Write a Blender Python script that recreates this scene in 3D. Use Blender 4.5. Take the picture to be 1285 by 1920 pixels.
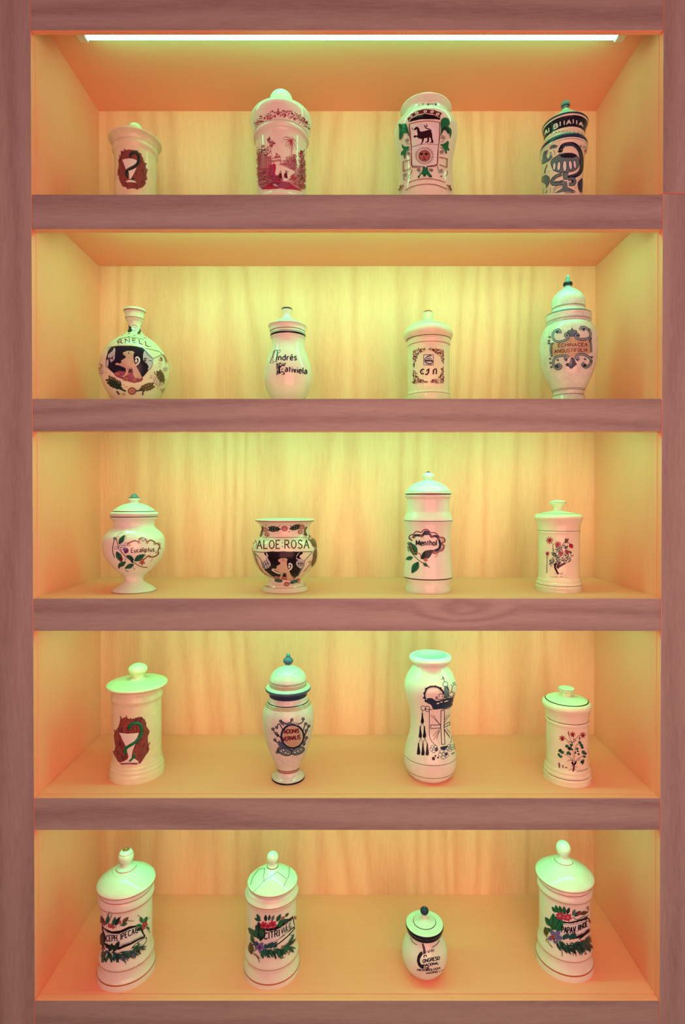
import bpy, bmesh, math, random
from math import sin, cos, pi, sqrt
from mathutils import Vector, Matrix
from mathutils.bvhtree import BVHTree
from mathutils.geometry import delaunay_2d_cdt

S = bpy.context.scene
C = S.collection
for o in list(bpy.data.objects):
    bpy.data.objects.remove(o, do_unlink=True)

# ---------------------------------------------------------------- camera
F = 1060.0                       # focal length in pixels of the 1285 x 1920 frame
K = 0.00107                      # metres per pixel in the plane of the cabinet front
D = F * K                        # camera distance from the cabinet front (plane y = 0)
CZ = 1.33                        # camera height above the floor
PU, PV, PITCH = 654.7, 945.7, 0.00822 * 1000 / F
cam = bpy.data.cameras.new('camera')
cam.sensor_fit = 'HORIZONTAL'; cam.sensor_width = 36.0
cam.lens = F * 36.0 / 1285.0
cam.shift_x = (642.5 - PU) / 1285.0
cam.shift_y = (PV - 960.0) / 1285.0
cam.clip_start = 0.02
camo = bpy.data.objects.new('camera', cam); C.objects.link(camo)
camo.location = (0, -D, CZ); camo.rotation_euler = (pi / 2 - PITCH, 0, 0)
S.camera = camo

# ---------------------------------------------------------------- light and exposure
S.view_settings.view_transform = 'Standard'; S.view_settings.look = 'None'
S.view_settings.gamma = 1.0; S.view_settings.use_curve_mapping = False
S.view_settings.exposure = 0.0
AMBIENT = (0.95, 0.17, 0.20)
TUBE = (0.07, 1.0, 0.42)
TUBE_POWER = [22.0, 38.0, 35.0, 28.0, 23.0]
w = bpy.data.worlds.new('room_ambience'); S.world = w; w.use_nodes = True
w.node_tree.nodes['Background'].inputs[0].default_value = (*AMBIENT, 1)
w.node_tree.nodes['Background'].inputs[1].default_value = 0.55

def area(name, loc, rot, sx, sy, power, col):
    l = bpy.data.lights.new(name, 'AREA'); l.shape = 'RECTANGLE'; l.size = sx; l.size_y = sy
    l.energy = power; l.color = col
    o = bpy.data.objects.new(name, l); C.objects.link(o); o.location = loc; o.rotation_euler = rot
    return o
FILL_COL = (1.0, 0.37, 0.33)
area('added_fill', (0.28, -1.6, 1.26), (pi / 2, 0, 0), 1.5, 1.5, 33, FILL_COL)  # added fill panel behind the camera; its falloff imitates lens vignetting
for i, (lx, lz) in enumerate(((-0.62, 1.98), (-0.78, 2.12))):
    l = bpy.data.lights.new('spot_lamp', 'POINT'); l.energy = 2.2; l.shadow_soft_size = 0.012; l.color = (1, .85, .7)
    o = bpy.data.objects.new('spot_lamp', l); C.objects.link(o); o.location = (lx, -1.6, lz)

def unproj(u, v):
    """pixel -> world ray (origin, direction)"""
    dx, dz = (u - PU) / F, -(v - PV) / F
    c, s = cos(PITCH), sin(PITCH)
    return Vector((0, -D, CZ)), Vector((dx, c + s * dz, c * dz - s)).normalized()
def proj(p):
    x, y, z = p[0], p[1] + D, p[2] - CZ
    c, s = cos(PITCH), sin(PITCH)
    yy, zz = c * y - s * z, s * y + c * z
    return PU + F * x / yy, PV - F * zz / yy
def at_y(u, v, y):
    o, d = unproj(u, v); return o + d * ((y - o.y) / d.y)
def at_z(u, v, z):
    o, d = unproj(u, v); return o + d * ((z - o.z) / d.z)

# ---------------------------------------------------------------- materials
def lin(c):
    return tuple(((v / 255) / 12.92 if v / 255 <= .04045 else ((v / 255 + .055) / 1.055) ** 2.4) for v in c)
def new_mat(name):
    m = bpy.data.materials.new(name); m.use_nodes = True
    return m, m.node_tree.nodes, m.node_tree.links, m.node_tree.nodes['Principled BSDF']
class NB:
    def __init__(s, nt): s.n = nt.nodes; s.l = nt.links
    def m(s, op, a, b=None, c=None):
        n = s.n.new('ShaderNodeMath'); n.operation = op
        for i, v in enumerate((a, b, c)):
            if v is None: continue
            if isinstance(v, (int, float)): n.inputs[i].default_value = v
            else: s.l.new(v, n.inputs[i])
        return n.outputs[0]
    def noise(s, vec, scale, detail=2, rough=.5, dist=0):
        n = s.n.new('ShaderNodeTexNoise'); s.l.new(vec, n.inputs['Vector'])
        n.inputs['Scale'].default_value = scale; n.inputs['Detail'].default_value = detail
        n.inputs['Roughness'].default_value = rough; n.inputs['Distortion'].default_value = dist
        return n.outputs['Fac']
    def mapv(s, vec, sc, loc=(0, 0, 0)):
        n = s.n.new('ShaderNodeMapping'); s.l.new(vec, n.inputs['Vector'])
        n.inputs['Scale'].default_value = sc; n.inputs['Location'].default_value = loc
        return n.outputs[0]
    def ramp(s, fac, stops):
        n = s.n.new('ShaderNodeValToRGB'); s.l.new(fac, n.inputs[0])
        e = n.color_ramp.elements
        e[0].position, e[0].color = stops[0][0], (*stops[0][1], 1)
        e[1].position, e[1].color = stops[-1][0], (*stops[-1][1], 1)
        for p, c in stops[1:-1]:
            x = e.new(p); x.color = (*c, 1)
        return n.outputs[0]

def wood(name, grain, pale, dark, seed=0, rough=.42, knots=(), ring=22, streak=1.0):
    """beech: long fibres along the grain, slow cathedral figure, short flecks"""
    m, n, l, b = new_mat(name); q = NB(m.node_tree)
    tc = n.new('ShaderNodeTexCoord').outputs['Object']
    sx, sz = ((1, .10) if grain == 'z' else (.10, 1))
    off = (seed * 1.37, seed * .71, seed * 2.11)
    base = q.mapv(tc, (sx, 1, sz), off)
    slow = q.noise(q.mapv(tc, (sx * 1.0, .6, sz * 1.0), off), 3.2, 3, .5)
    sep = n.new('ShaderNodeSeparateXYZ'); l.new(tc, sep.inputs[0])
    across = sep.outputs[0] if grain == 'z' else sep.outputs[2]
    f = q.m('ADD', q.m('MULTIPLY', slow, ring), q.m('MULTIPLY', across, 26 if grain == 'z' else 34))
    for kx, kz, kr in knots:
        d = q.m('POWER', q.m('ADD', q.m('POWER', q.m('DIVIDE', q.m('SUBTRACT', sep.outputs[0], kx), kr * 2.0), 2), q.m('POWER', q.m('DIVIDE', q.m('SUBTRACT', sep.outputs[2], kz), kr * .62), 2)), .5)
        g = q.m('MULTIPLY', q.m('SUBTRACT', 1.0, q.m('MINIMUM', d, 1.0)), 3.2)
        f = q.m('ADD', f, g)
    rings = q.m('POWER', q.m('ADD', q.m('MULTIPLY', q.m('SINE', q.m('MULTIPLY', f, 3.0)), .5), .5), 1.6)
    fib = q.noise(base, 260, 3, .7)
    band = q.noise(base, 80, 4, .7)
    fl = q.noise(q.mapv(tc, (sx * 6 if grain == 'x' else 1, 1, sz * 6 if grain == 'z' else 1), off), 420, 1, .5)
    v = q.m('ADD', q.m('MULTIPLY', rings, .26 * streak), q.m('MULTIPLY', fib, .50))
    v = q.m('ADD', v, q.m('MULTIPLY', band, .34))
    v = q.m('ADD', v, q.m('MULTIPLY', fl, .10))
    col = q.ramp(v, [(.25, pale), (.62, tuple((a + b_) / 2 for a, b_ in zip(pale, dark))), (.95, dark)])
    l.new(col, b.inputs['Base Color'])
    b.inputs['Roughness'].default_value = rough
    b.inputs['Specular IOR Level'].default_value = .3
    bp = n.new('ShaderNodeBump'); bp.inputs['Strength'].default_value = .12; bp.inputs['Distance'].default_value = .0005
    l.new(v, bp.inputs['Height']); l.new(bp.outputs[0], b.inputs['Normal'])
    return m
PALE, DARK = (.84, .57, .36), (.68, .34, .20)
FP, FD = (.31, .44, .37), (.165, .19, .17)  # same beech as inside; weaker light on the face frame put into the colour
M_BACK = [wood('beech_back_%d' % i, 'z', PALE, DARK, seed=3 + i, streak=1.1) for i in range(5)]
M_SIDE = wood('beech_side', 'z', (.90, .45, .30), (.82, .37, .23), seed=11, ring=12, streak=.8)  # back panel's veneer, redder to stand in for weaker tube light at the sides
M_SHELF = wood('beech_shelf', 'x', (.90, .46, .29), (.82, .38, .23), seed=21, ring=10, streak=.8)  # same veneer again, light falloff on shelves and ceilings tinted into it
M_FASCIA = [wood('beech_rail_%d' % i, 'x', FP, FD, seed=31 + 3 * i, ring=(9, 12, 14, 12, 14, 12)[i], knots=(((.232, 1.107, .055),) if i == 3 else ())) for i in range(6)]
M_STILE = [wood('beech_stile_%d' % i, 'z', FP, FD, seed=51 + i, ring=8, streak=.7) for i in range(3)]

def glaze(name, col, rough=.10, mottle=0.0, crackle=None, metal=0.0, spec=.42):
    m, n, l, b = new_mat(name); q = NB(m.node_tree)
    tc = n.new('ShaderNodeTexCoord').outputs['Object']
    b.inputs['Roughness'].default_value = rough; b.inputs['Metallic'].default_value = metal
    fac = q.noise(tc, 55, 3, .6)
    lo = tuple(v * (1 - .05 - .4 * mottle) for v in col)
    colr = q.ramp(fac, [(.30, lo), (.62, col)]); b.inputs['Specular IOR Level'].default_value = spec
    if crackle:
        vo = n.new('ShaderNodeTexVoronoi'); vo.feature = 'DISTANCE_TO_EDGE'; vo.inputs['Scale'].default_value = crackle
        mp = n.new('ShaderNodeMapping'); l.new(tc, mp.inputs[0]); 
        add = n.new('ShaderNodeVectorMath'); add.operation = 'ADD'
        nz = n.new('ShaderNodeTexNoise'); nz.inputs['Scale'].default_value = 60; l.new(tc, nz.inputs['Vector'])
        sc = n.new('ShaderNodeVectorMath'); sc.operation = 'SCALE'; sc.inputs['Scale'].default_value = .006
        l.new(nz.outputs['Color'], sc.inputs[0]); l.new(mp.outputs[0], add.inputs[0]); l.new(sc.outputs[0], add.inputs[1])
        l.new(add.outputs[0], vo.inputs['Vector'])
        e = q.ramp(vo.outputs['Distance'], [(0.0, (1, 1, 1)), (.055, (0, 0, 0))])
        mx = n.new('ShaderNodeMix'); mx.data_type = 'RGBA'
        l.new(q.m('MULTIPLY', e, .34), mx.inputs['Factor']); l.new(colr, mx.inputs['A'])
        mx.inputs['B'].default_value = (.33, .22, .19, 1)
        colr = mx.outputs['Result']
    l.new(colr, b.inputs['Base Color'])
    return m
PAL = dict(
    white=(.63, .83, .69), cream=(.64, .81, .56), ivory=(.64, .80, .50), bone=(.54, .73, .64),
    faience=(.60, .77, .58), black=lin((22, 22, 30)), ink=lin((24, 34, 48)), navy=lin((34, 58, 84)),
    blue=lin((62, 96, 122)), slate=lin((88, 128, 134)), pale_blue=lin((170, 196, 204)), green=lin((18, 118, 74)),
    leaf=lin((34, 104, 74)), dark_green=lin((20, 56, 48)), teal=lin((24, 84, 84)), red=lin((150, 44, 62)),
    maroon=lin((90, 40, 48)), plaque=lin((118, 76, 70)), crimson=lin((160, 52, 84)), pink=lin((168, 140, 146)),
    rust=lin((140, 84, 60)), gold=lin((160, 96, 52)), brown=lin((70, 44, 34)), skin=lin((182, 182, 156)),
    rose=lin((150, 108, 100)), purple=lin((88, 44, 104)), violet=lin((96, 104, 168)), olive=lin((84, 84, 56)),
    snow=(.60, .86, .80), tan=lin((170, 172, 138)), bark=lin((40, 20, 34)), mauve=lin((134, 84, 110)))
_mats = {}
def M(c):
    if c not in _mats:
        if c == 'bone': _mats[c] = glaze('crackled_glaze', PAL[c], .12, .2, crackle=150)
        elif c == 'gold': _mats[c] = glaze('gilt_line', PAL[c], .25)
        elif c == 'ivory': _mats[c] = glaze('ivory_glaze', PAL[c], .2, .12)
        elif c in ('white', 'cream', 'faience'): _mats[c] = glaze(c + '_glaze', PAL[c], .08, .0)
        else: _mats[c] = glaze('paint_' + c, PAL[c], .2, .3, spec=.2)
    return _mats[c]

# ---------------------------------------------------------------- mesh helpers
def link(name, me, parent=None, **props):
    o = bpy.data.objects.new(name, me); C.objects.link(o)
    if parent: o.parent = parent
    for k, v in props.items(): o[k] = v
    return o
def box_mesh(name, x0, x1, y0, y1, z0, z1, mat, bevel=.0012, org=(0, 0, 0), seg=2, edge=None):
    bm = bmesh.new(); bmesh.ops.create_cube(bm, size=1)
    for v in bm.verts:
        v.co = Vector(((x0 + x1) / 2 + v.co.x * (x1 - x0) - org[0], (y0 + y1) / 2 + v.co.y * (y1 - y0) - org[1], (z0 + z1) / 2 + v.co.z * (z1 - z0) - org[2]))
    if bevel: bmesh.ops.bevel(bm, geom=bm.edges[:], offset=bevel, segments=seg, affect='EDGES', profile=.6)
    me = bpy.data.meshes.new(name); bm.to_mesh(me); bm.free()
    me.materials.append(mat)
    if edge:
        me.materials.append(edge)
        for p in me.polygons:
            if abs(p.normal.y) < .5: p.material_index = 1
    return me

# ---------------------------------------------------------------- the room
def plain(name, col, rough=.7):
    m, n, l, b = new_mat(name); q = NB(m.node_tree)
    tc = n.new('ShaderNodeTexCoord').outputs['Object']
    l.new(q.ramp(q.noise(tc, 9, 4, .6), [(.3, tuple(v * .92 for v in col)), (.7, col)]), b.inputs['Base Color'])
    b.inputs['Roughness'].default_value = rough
    return m
DEPTH = .28849 * F / 1000
T = .0158                        # thickness of the face frame
W2 = 1.2606 / 2; XC = -.0038
L_, R_ = XC - W2, XC + W2
zt = [CZ + v for v in (.6107, .2035, -.1972, -.5998, -1.0109)]       # shelf tops
zb = [at_y(PU, v, 0).z for v in (430.0, 809.0, 1183.0, 1556.5)]      # undersides of the rails
HB = at_y(PU, 57, 0).z
CEIL = CZ + .985
TOP = CEIL + .11
SX = .17                         # width of the stiles
o = link('floor', box_mesh('floor', -3, 3, -3.2, DEPTH + .1, -.04, 0, plain('floor_tiles', (.35, .27, .22), .5), 0)); o['kind'] = 'structure'
o = link('wall_back', box_mesh('wall_back', -3, 3, DEPTH + .03, DEPTH + .13, 0, 2.9, plain('wall_paint', (.62, .50, .42)), 0)); o['kind'] = 'structure'

# ---------------------------------------------------------------- the cabinet
cab = link('display_cabinet', None)
cab['label'] = 'tall built-in beech display cabinet with five lit open compartments'
cab['category'] = 'cabinet'
def part(name, me, **p): return link(name, me, cab, **p)
seam = at_y(1260, 362.5, 0).z
g = .0006
part('stile', box_mesh('stile', L_ - SX, L_ - g, 0, T, 0, TOP, M_STILE[0], edge=M_SIDE))
part('stile', box_mesh('stile', R_ + g, R_ + SX, 0, T, 0, seam - g, M_STILE[1], edge=M_SIDE))
part('stile', box_mesh('stile', R_ + g, R_ + SX, 0, T, seam + g, TOP, M_STILE[2], edge=M_SIDE))
part('top_rail', box_mesh('top_rail', L_, R_, 0, .0118, HB, TOP, M_FASCIA[0], edge=M_SHELF))
for i in range(4):
    part('rail', box_mesh('rail', L_, R_, 0, T, zb[i], zt[i] - .0004, M_FASCIA[i + 1], edge=M_SHELF))
part('rail', box_mesh('rail', L_, R_, 0, T, zt[4] - .10, zt[4] - .0004, M_FASCIA[5], edge=M_SHELF))
part('plinth', box_mesh('plinth', L_, R_, .004, T + .004, 0, zt[4] - .1005, M_FASCIA[1]))
TH = .0172
part('side_panel', box_mesh('side_panel', L_ - .018, L_ + .0003, T + .0004, DEPTH + .012, .0, TOP, M_SIDE, .0005))
part('side_panel', box_mesh('side_panel', R_ - .0003, R_ + .018, T + .0004, DEPTH + .012, .0, TOP, M_SIDE, .0005))
part('outer_side', box_mesh('outer_side', L_ - SX, L_ - SX + .018, T + .0004, DEPTH + .03, .0, TOP, M_SIDE, .0005))
part('outer_side', box_mesh('outer_side', R_ + SX - .018, R_ + SX, T + .0004, DEPTH + .03, .0, TOP, M_SIDE, .0005))
part('top_board', box_mesh('top_board', L_, R_, T + .0004, DEPTH + .012, CEIL, CEIL + .018, M_SHELF, .0005))
for i, z in enumerate(zt):
    part('shelf', box_mesh('shelf', L_ + .0005, R_ - .0005, T + .0006, DEPTH - .0003, z - TH, z, M_SHELF, .0007))
tops = [CEIL] + [z - TH for z in zt[:4]]
for i in range(5):
    part('back_panel', box_mesh('back_panel', L_, R_, DEPTH, DEPTH + .011, zt[i] - TH, tops[i], M_BACK[i], 0))

# ---------------------------------------------------------------- strip lights behind the rails
def emissive(name, col, power):
    m, n, l, b = new_mat(name); n.remove(b)
    e = n.new('ShaderNodeEmission'); e.inputs[0].default_value = (*col, 1); e.inputs[1].default_value = power
    l.new(e.outputs[0], n['Material Output'].inputs[0]); return m
M_HOUS, _, _, _b = new_mat('white_plastic'); _b.inputs['Base Color'].default_value = (.8, .78, .7, 1); _b.inputs['Roughness'].default_value = .35
ROWN = ['under the top of the cabinet, its lit tube in view', 'tucked behind the first rail below the top', 'tucked behind the second rail from the top', 'tucked behind the third rail from the top', 'tucked behind the fourth rail from the top']
for i in range(5):
    zc = tops[i]
    t = link('strip_light', None); t.location = (.005, .047, zc - .0012)
    t['label'] = 'slim fluorescent strip light ' + ROWN[i]; t['category'] = 'light'; t['group'] = 'strip lights inside the cabinet'
    hl = .568
    link('housing', box_mesh('housing', -hl, hl, -.011, .011, -.013, -.0003, M_HOUS, .001), t)
    for s in (-1, 1):
        link('end_cap', box_mesh('end_cap', *sorted((s * (hl - .018), s * hl)), -.011, .0115, -.0255, -.013, M_HOUS, .002), t)
    # diffuser: D-shaped section
    bm = bmesh.new(); sec = [(-.0105, -.013)] + [(-.0105 * cos(a), -.0145 - .0115 * sin(a)) for a in [k * pi / 10 for k in range(11)]] + [(.0105, -.013)]
    rows = [[bm.verts.new((x, y, z)) for y, z in sec] for x in (-hl + .018, hl - .018)]
    for k in range(len(sec) - 1): bm.faces.new((rows[0][k], rows[0][k + 1], rows[1][k + 1], rows[1][k]))
    bm.faces.new(rows[0]); bm.faces.new(rows[1][::-1])
    bmesh.ops.recalc_face_normals(bm, faces=bm.faces[:])
    me = bpy.data.meshes.new('diffuser'); bm.to_mesh(me); bm.free(); me.materials.append(emissive('tube_glow', TUBE, TUBE_POWER[i]))
    link('diffuser', me, t)

# ---------------------------------------------------------------- lathe work
NSEG = 160
def smooth_profile(pts):
    """pts: (y, r[, dx[, 's']]) -> dense list of (y, r, dx); 's' marks a crisp corner"""
    P = [(p[0], p[1], (p[2] if len(p) > 2 and not isinstance(p[2], str) else 0.0), p[-1] == 's') for p in pts]
    out = []; n = len(P)
    for i in range(n - 1):
        a, b = P[i], P[i + 1]
        p0 = P[i - 1] if i > 0 and not a[3] else a
        p3 = P[i + 2] if i + 2 < n and not b[3] else b
        def tan(p, q, r_):   # limited tangent
            d1 = (q[0] - p[0], q[1] - p[1]); d2 = (r_[0] - q[0], r_[1] - q[1])
            l1 = math.hypot(*d1) or 1e-6; l2 = math.hypot(*d2) or 1e-6
            if p is q: return (d2[0] / l2, d2[1] / l2)
            if r_ is q: return (d1[0] / l1, d1[1] / l1)
            t = (d1[0] / l1 * l2 + d2[0] / l2 * l1, d1[1] / l1 * l2 + d2[1] / l2 * l1); l = math.hypot(*t) or 1e-6
            m = min(1.0, 1.3 * min(l1, l2) / L)
            return (t[0] / l * m, t[1] / l * m)
        L = math.hypot(b[0] - a[0], b[1] - a[1]); t1 = tan(p0, a, b); t2 = tan(a, b, p3)
        k = max(1, min(7, int(L / 9)))
        for j in range(k):
            s = j / k; h1 = 2 * s**3 - 3 * s**2 + 1; h2 = s**3 - 2 * s**2 + s; h3 = -2 * s**3 + 3 * s**2; h4 = s**3 - s**2
            out.append((h1 * a[0] + h2 * L * t1[0] + h3 * b[0] + h4 * L * t2[0], max(.5, h1 * a[1] + h2 * L * t1[1] + h3 * b[1] + h4 * L * t2[1]), a[2] + (b[2] - a[2]) * s))
    out.append(P[-1][:3]); return out
def band_cut(prof, bands):
    cuts = sorted({v for b in bands for v in b[:2]}); out = [prof[0]]
    for a, b in zip(prof, prof[1:]):
        for c in cuts:
            if a[0] < c < b[0]:
                t = (c - a[0]) / (b[0] - a[0]); out.append(tuple(a[k] + (b[k] - a[k]) * t for k in range(3)))
        out.append(b)
    return out

class Jar:
    """origin of the crop (ox, oy) and its scale s: every measure is a reading from the photograph in that
    crop, turned into metres at the jar's own depth; the jar is then a solid of revolution standing on its shelf"""
    def __init__(j, row, ox, oy, s, cx, name, label, cat, group, base_hw, front=None, depth=None, glaze='white'):
        j.ox, j.oy, j.s, j.row = ox, oy, s, row
        zs = zt[row]; u = ox + cx / s
        hw = base_hw / s
        if front is not None:                      # y where the foot meets the shelf, nearest point
            p = at_z(u, oy + front / s, zs); y = p.y + .05
            for _ in range(6):
                r = hw * (y + D) / F; y = p.y + r
            j.Y = y
        else: j.Y = depth
        Z = j.Y + D
        j.X = (u - PU) / F * Z; j.Z = Z; j.z0 = zs
        j.kr = Z / F / s / sqrt(1 + (j.X / Z) ** 2)
        j.u = u; j.glaze = glaze; j.front = front
        j.root = link(name, None); j.root.location = (j.X, j.Y, zs + .00012)
        j.root['label'] = label; j.root['category'] = cat
        if group: j.root['group'] = group
        j.bvh = []; j.lay = 0; j.meshes = []
        j.base_c = (proj((j.X, j.Y, zs))[1] - oy) * s      # crop y of the foot's centre
    def zl(j, yc):                                   # crop y -> local height on the axis
        return at_y(j.u, j.oy + yc / j.s, j.Y).z - j.z0
    def lathe(j, name, pts, bands=(), mat=None, parent=None, base=False, cap_top=True, cap_bottom=True, inner=None, label=None):
        pts = list(pts)
        if base:                                     # last radius stands on the shelf
            b = pts[-1]; dx = b[2] if len(b) > 2 and not isinstance(b[2], str) else 0
            pts[-1] = (j.base_c, b[1], dx, 's')
            pts = [p for p in pts[:-1] if p[0] < j.base_c - 2] + [pts[-1]]
        prof = band_cut(smooth_profile(pts), bands)
        mats = [mat or j.glaze]
        for b in bands:
            if b[2] not in mats: mats.append(b[2])
        P = [(max(0.0, j.zl(y)), r * j.kr, dx * j.kr) for y, r, dx in prof]
        mid = [(a[0] + b[0]) / 2 for a, b in zip(prof, prof[1:])]
        idx = []
        for y in mid:
            k = 0
            for b in bands:
                if b[0] <= y <= b[1]: k = mats.index(b[2])
            idx.append(k)
        if inner:                                    # open vessel: go over the rim and down the inside
            ins = [(j.zl(y), r * j.kr, 0) for y, r in inner]; P = ins[::-1] + P; idx = [0] * len(ins) + idx
        bm = bmesh.new(); rings = []
        for z, r, dx in P:
            rings.append([bm.verts.new((dx + r * sin(2 * pi * k / NSEG), -r * cos(2 * pi * k / NSEG), z)) for k in range(NSEG)])
        for a, (r0, r1) in enumerate(zip(rings, rings[1:])):
            for k in range(NSEG):
                f = bm.faces.new((r0[k], r0[(k + 1) % NSEG], r1[(k + 1) % NSEG], r1[k])[::-1]); f.material_index = idx[a]
        if cap_top or inner: bm.faces.new(rings[0])
        if cap_bottom: bm.faces.new(rings[-1][::-1])
        bmesh.ops.recalc_face_normals(bm, faces=bm.faces[:])
        if inner:
            pass
        me = bpy.data.meshes.new(name); bm.to_mesh(me); bm.free()
        for m_ in mats: me.materials.append(M(m_))
        me.shade_smooth(); me.set_sharp_from_angle(angle=math.radians(48))
        o = link(name, me, parent or j.root)
        if label: o['label'] = label
        j.bvh.append(BVHTree.FromPolygons([v.co.copy() for v in me.vertices], [p.vertices[:] for p in me.polygons]))
        return o

class Art:
    """paint on a jar: outlines given in crop readings are laid onto the jar's surface as a thin coat"""
    def __init__(a, j, name, o=None, s=None, parent=None, base=.00012):
        a.j = j; a.name = name; a.ox, a.oy = o or (j.ox, j.oy); a.s = s or j.s
        a.hold = 0; a.V = []; a.Fc = []; a.mi = []; a.mats = []; a.parent = parent; a.off = base
        j.lay += 1
    def hit(a, u, v, off):
        o, d = unproj(a.ox + u / a.s, a.oy + v / a.s)
        o = o - Vector((a.j.X, a.j.Y, a.j.z0)); best = None
        for t in a.j.bvh:
            h = t.ray_cast(o, d)
            if h[0] is not None and (best is None or h[3] < best[3]): best = h
        if best is None: return None
        nrm = best[1]
        if nrm.dot(d) > 0: nrm = -nrm
        if nrm.dot(d) > -.06: return None
        return best[0] + nrm * off
    def mat(a, c):
        if c not in a.mats: a.mats.append(c)
        return a.mats.index(c)
    def emit(a, verts, faces, c, maxlen=None):
        n = len(a.V); k = a.mat(c); ok = {}
        for i, p in enumerate(verts):
            if p is not None: ok[i] = len(a.V); a.V.append(p)
        for f in faces:
            if all(i in ok for i in f):
                P = [verts[i] for i in f]
                if maxlen and max((P[x] - P[x - 1]).length for x in range(len(P))) > maxlen: continue
                a.Fc.append([ok[i] for i in f]); a.mi.append(k)
    def step(a):
        a.off += (.0 if a.hold == 2 else .000006 if a.hold else .00003); return a.off
    def poly(a, c, pts, smooth=True, h=0.0, grid=None):
        if smooth: pts = spline(pts, True)
        off = a.step() + h; g_ = (grid or 1.9) * a.s
        xs = [p[0] for p in pts]; ys = [p[1] for p in pts]
        V2 = [Vector(p) for p in pts]; n = len(V2)
        x = min(xs) + g_ / 2
        while x < max(xs):
            y = min(ys) + g_ / 2
            while y < max(ys):
                if inside(x, y, pts): V2.append(Vector((x + g_ * .13 * sin(y), y)))
                y += g_
            x += g_
        r = delaunay_2d_cdt(V2, [(i, (i + 1) % n) for i in range(n)], [list(range(n))], 1, 1e-5)
        vs = [a.hit(p.x, p.y, off) for p in r[0]]
        a.emit(vs, r[2], c, 14 * K)
        if h:
            lo = [a.hit(p[0], p[1], 0) for p in pts]; hi = [a.hit(p[0], p[1], off) for p in pts]
            a.emit(lo + hi, [(i, (i + 1) % n, n + (i + 1) % n, n + i) for i in range(n)], c, 14 * K)
    def line(a, c, pts, w, smooth=True, taper=False, closed=False):
        if smooth: pts = spline(pts, closed)
        elif closed: pts = list(pts) + [pts[0]]
        if closed and smooth: pts = pts + [pts[0]]
        pts = resample(pts, 2.2 * a.s)
        off = a.step(); n = len(pts); L = []; m = max(1, int(math.ceil(w / (1.7 * a.s))))
        for i, p in enumerate(pts):
            q = pts[min(i + 1, n - 1)]; o = pts[max(i - 1, 0)]
            dx, dy = q[0] - o[0], q[1] - o[1]; l = math.hypot(dx, dy) or 1
            ww = w / 2 * ((1 - (i / max(1, n - 1)) * .8) if taper else 1)
            for k in range(m + 1):
                t = ww * (2 * k / m - 1); L.append((p[0] - dy / l * t, p[1] + dx / l * t))
        vs = [a.hit(x, y, off) for x, y in L]; q = m + 1
        a.emit(vs, [(q * i + k, q * i + k + 1, q * i + q + k + 1, q * i + q + k) for i in range(n - 1) for k in range(m)], c, 14 * K)
    def tube(a, c, pts, w, h=.003):
        pts = resample(spline(pts, False), 1.5 * a.s); n = len(pts); off = a.step(); vs = []; fs = []
        for i, p in enumerate(pts):
            q = pts[min(i + 1, n - 1)]; o = pts[max(i - 1, 0)]; dx, dy = q[0] - o[0], q[1] - o[1]; l = math.hypot(dx, dy) or 1
            e = min(1, (min(i, n - 1 - i) + 1) / 3)
            for k in range(7):
                t = -cos(pi * k / 6) * w / 2 * e; vs.append(a.hit(p[0] - dy / l * t, p[1] + dx / l * t, off + h * sin(pi * k / 6) * e))
        for i in range(n - 1):
            for k in range(6): fs.append((7 * i + k, 7 * i + k + 1, 7 * i + k + 8, 7 * i + k + 7))
        a.emit(vs, fs, c, 14 * K)
    def ell(a, c, x, y, rx, ry=None, rot=0, ring=None):
        ry = ry or rx; n = 16
        P = [(x + rx * cos(t) * cos(rot) - ry * sin(t) * sin(rot), y + rx * cos(t) * sin(rot) + ry * sin(t) * cos(rot)) for t in [2 * pi * k / n for k in range(n)]]
        h_, a.hold = a.hold, a.hold or 1
        if ring: a.line(c, P, ring, True, closed=True)
        else: a.poly(c, P, False)
        a.hold = h_
    def leaf(a, c, x, y, l, ang, w=.32, vein=None):
        a.hold = 1
        ang = math.radians(ang); ca, sa = cos(ang), -sin(ang)
        P = [(0, 0), (.25, w * .8), (.5, w), (.78, w * .62), (1, 0), (.78, -w * .62), (.5, -w), (.25, -w * .8)]
        a.poly(c, [(x + l * (p * ca - q * sa), y + l * (p * sa + q * ca)) for p, q in P], True)
        if vein: a.line(vein, [(x, y), (x + l * ca * .9, y + l * sa * .9)], l * .07, False)
        a.hold = 0
    def flower(a, c, x, y, r, n=6, core=None):
        a.step()
        for k in range(n):
            t = 2 * pi * k / n + .3; a.ell(c, x + r * .6 * cos(t), y + r * .6 * sin(t), r * .48, r * .34, t)
        a.ell(core or c, x, y, r * .3)
    def star(a, c, x, y, r, n=8, w=2):
        a.step(); a.hold = 1
        for k in range(n):
            t = 2 * pi * k / n + .2; a.line(c, [(x, y), (x + r * cos(t), y + r * sin(t))], w, False)
        a.hold = 0
    def spiral(a, c, x, y, r, turns, w, start=0, sgn=1, tail=None):
        P = []
        for k in range(int(turns * 12) + 1):
            t = k / 12 * 2 * pi; rr = r * (1 - .82 * k / (turns * 12)); P.append((x + rr * cos(start + sgn * t), y + rr * sin(start + sgn * t)))
        if tail: P = list(tail) + P
        a.line(c, P, w)
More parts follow.
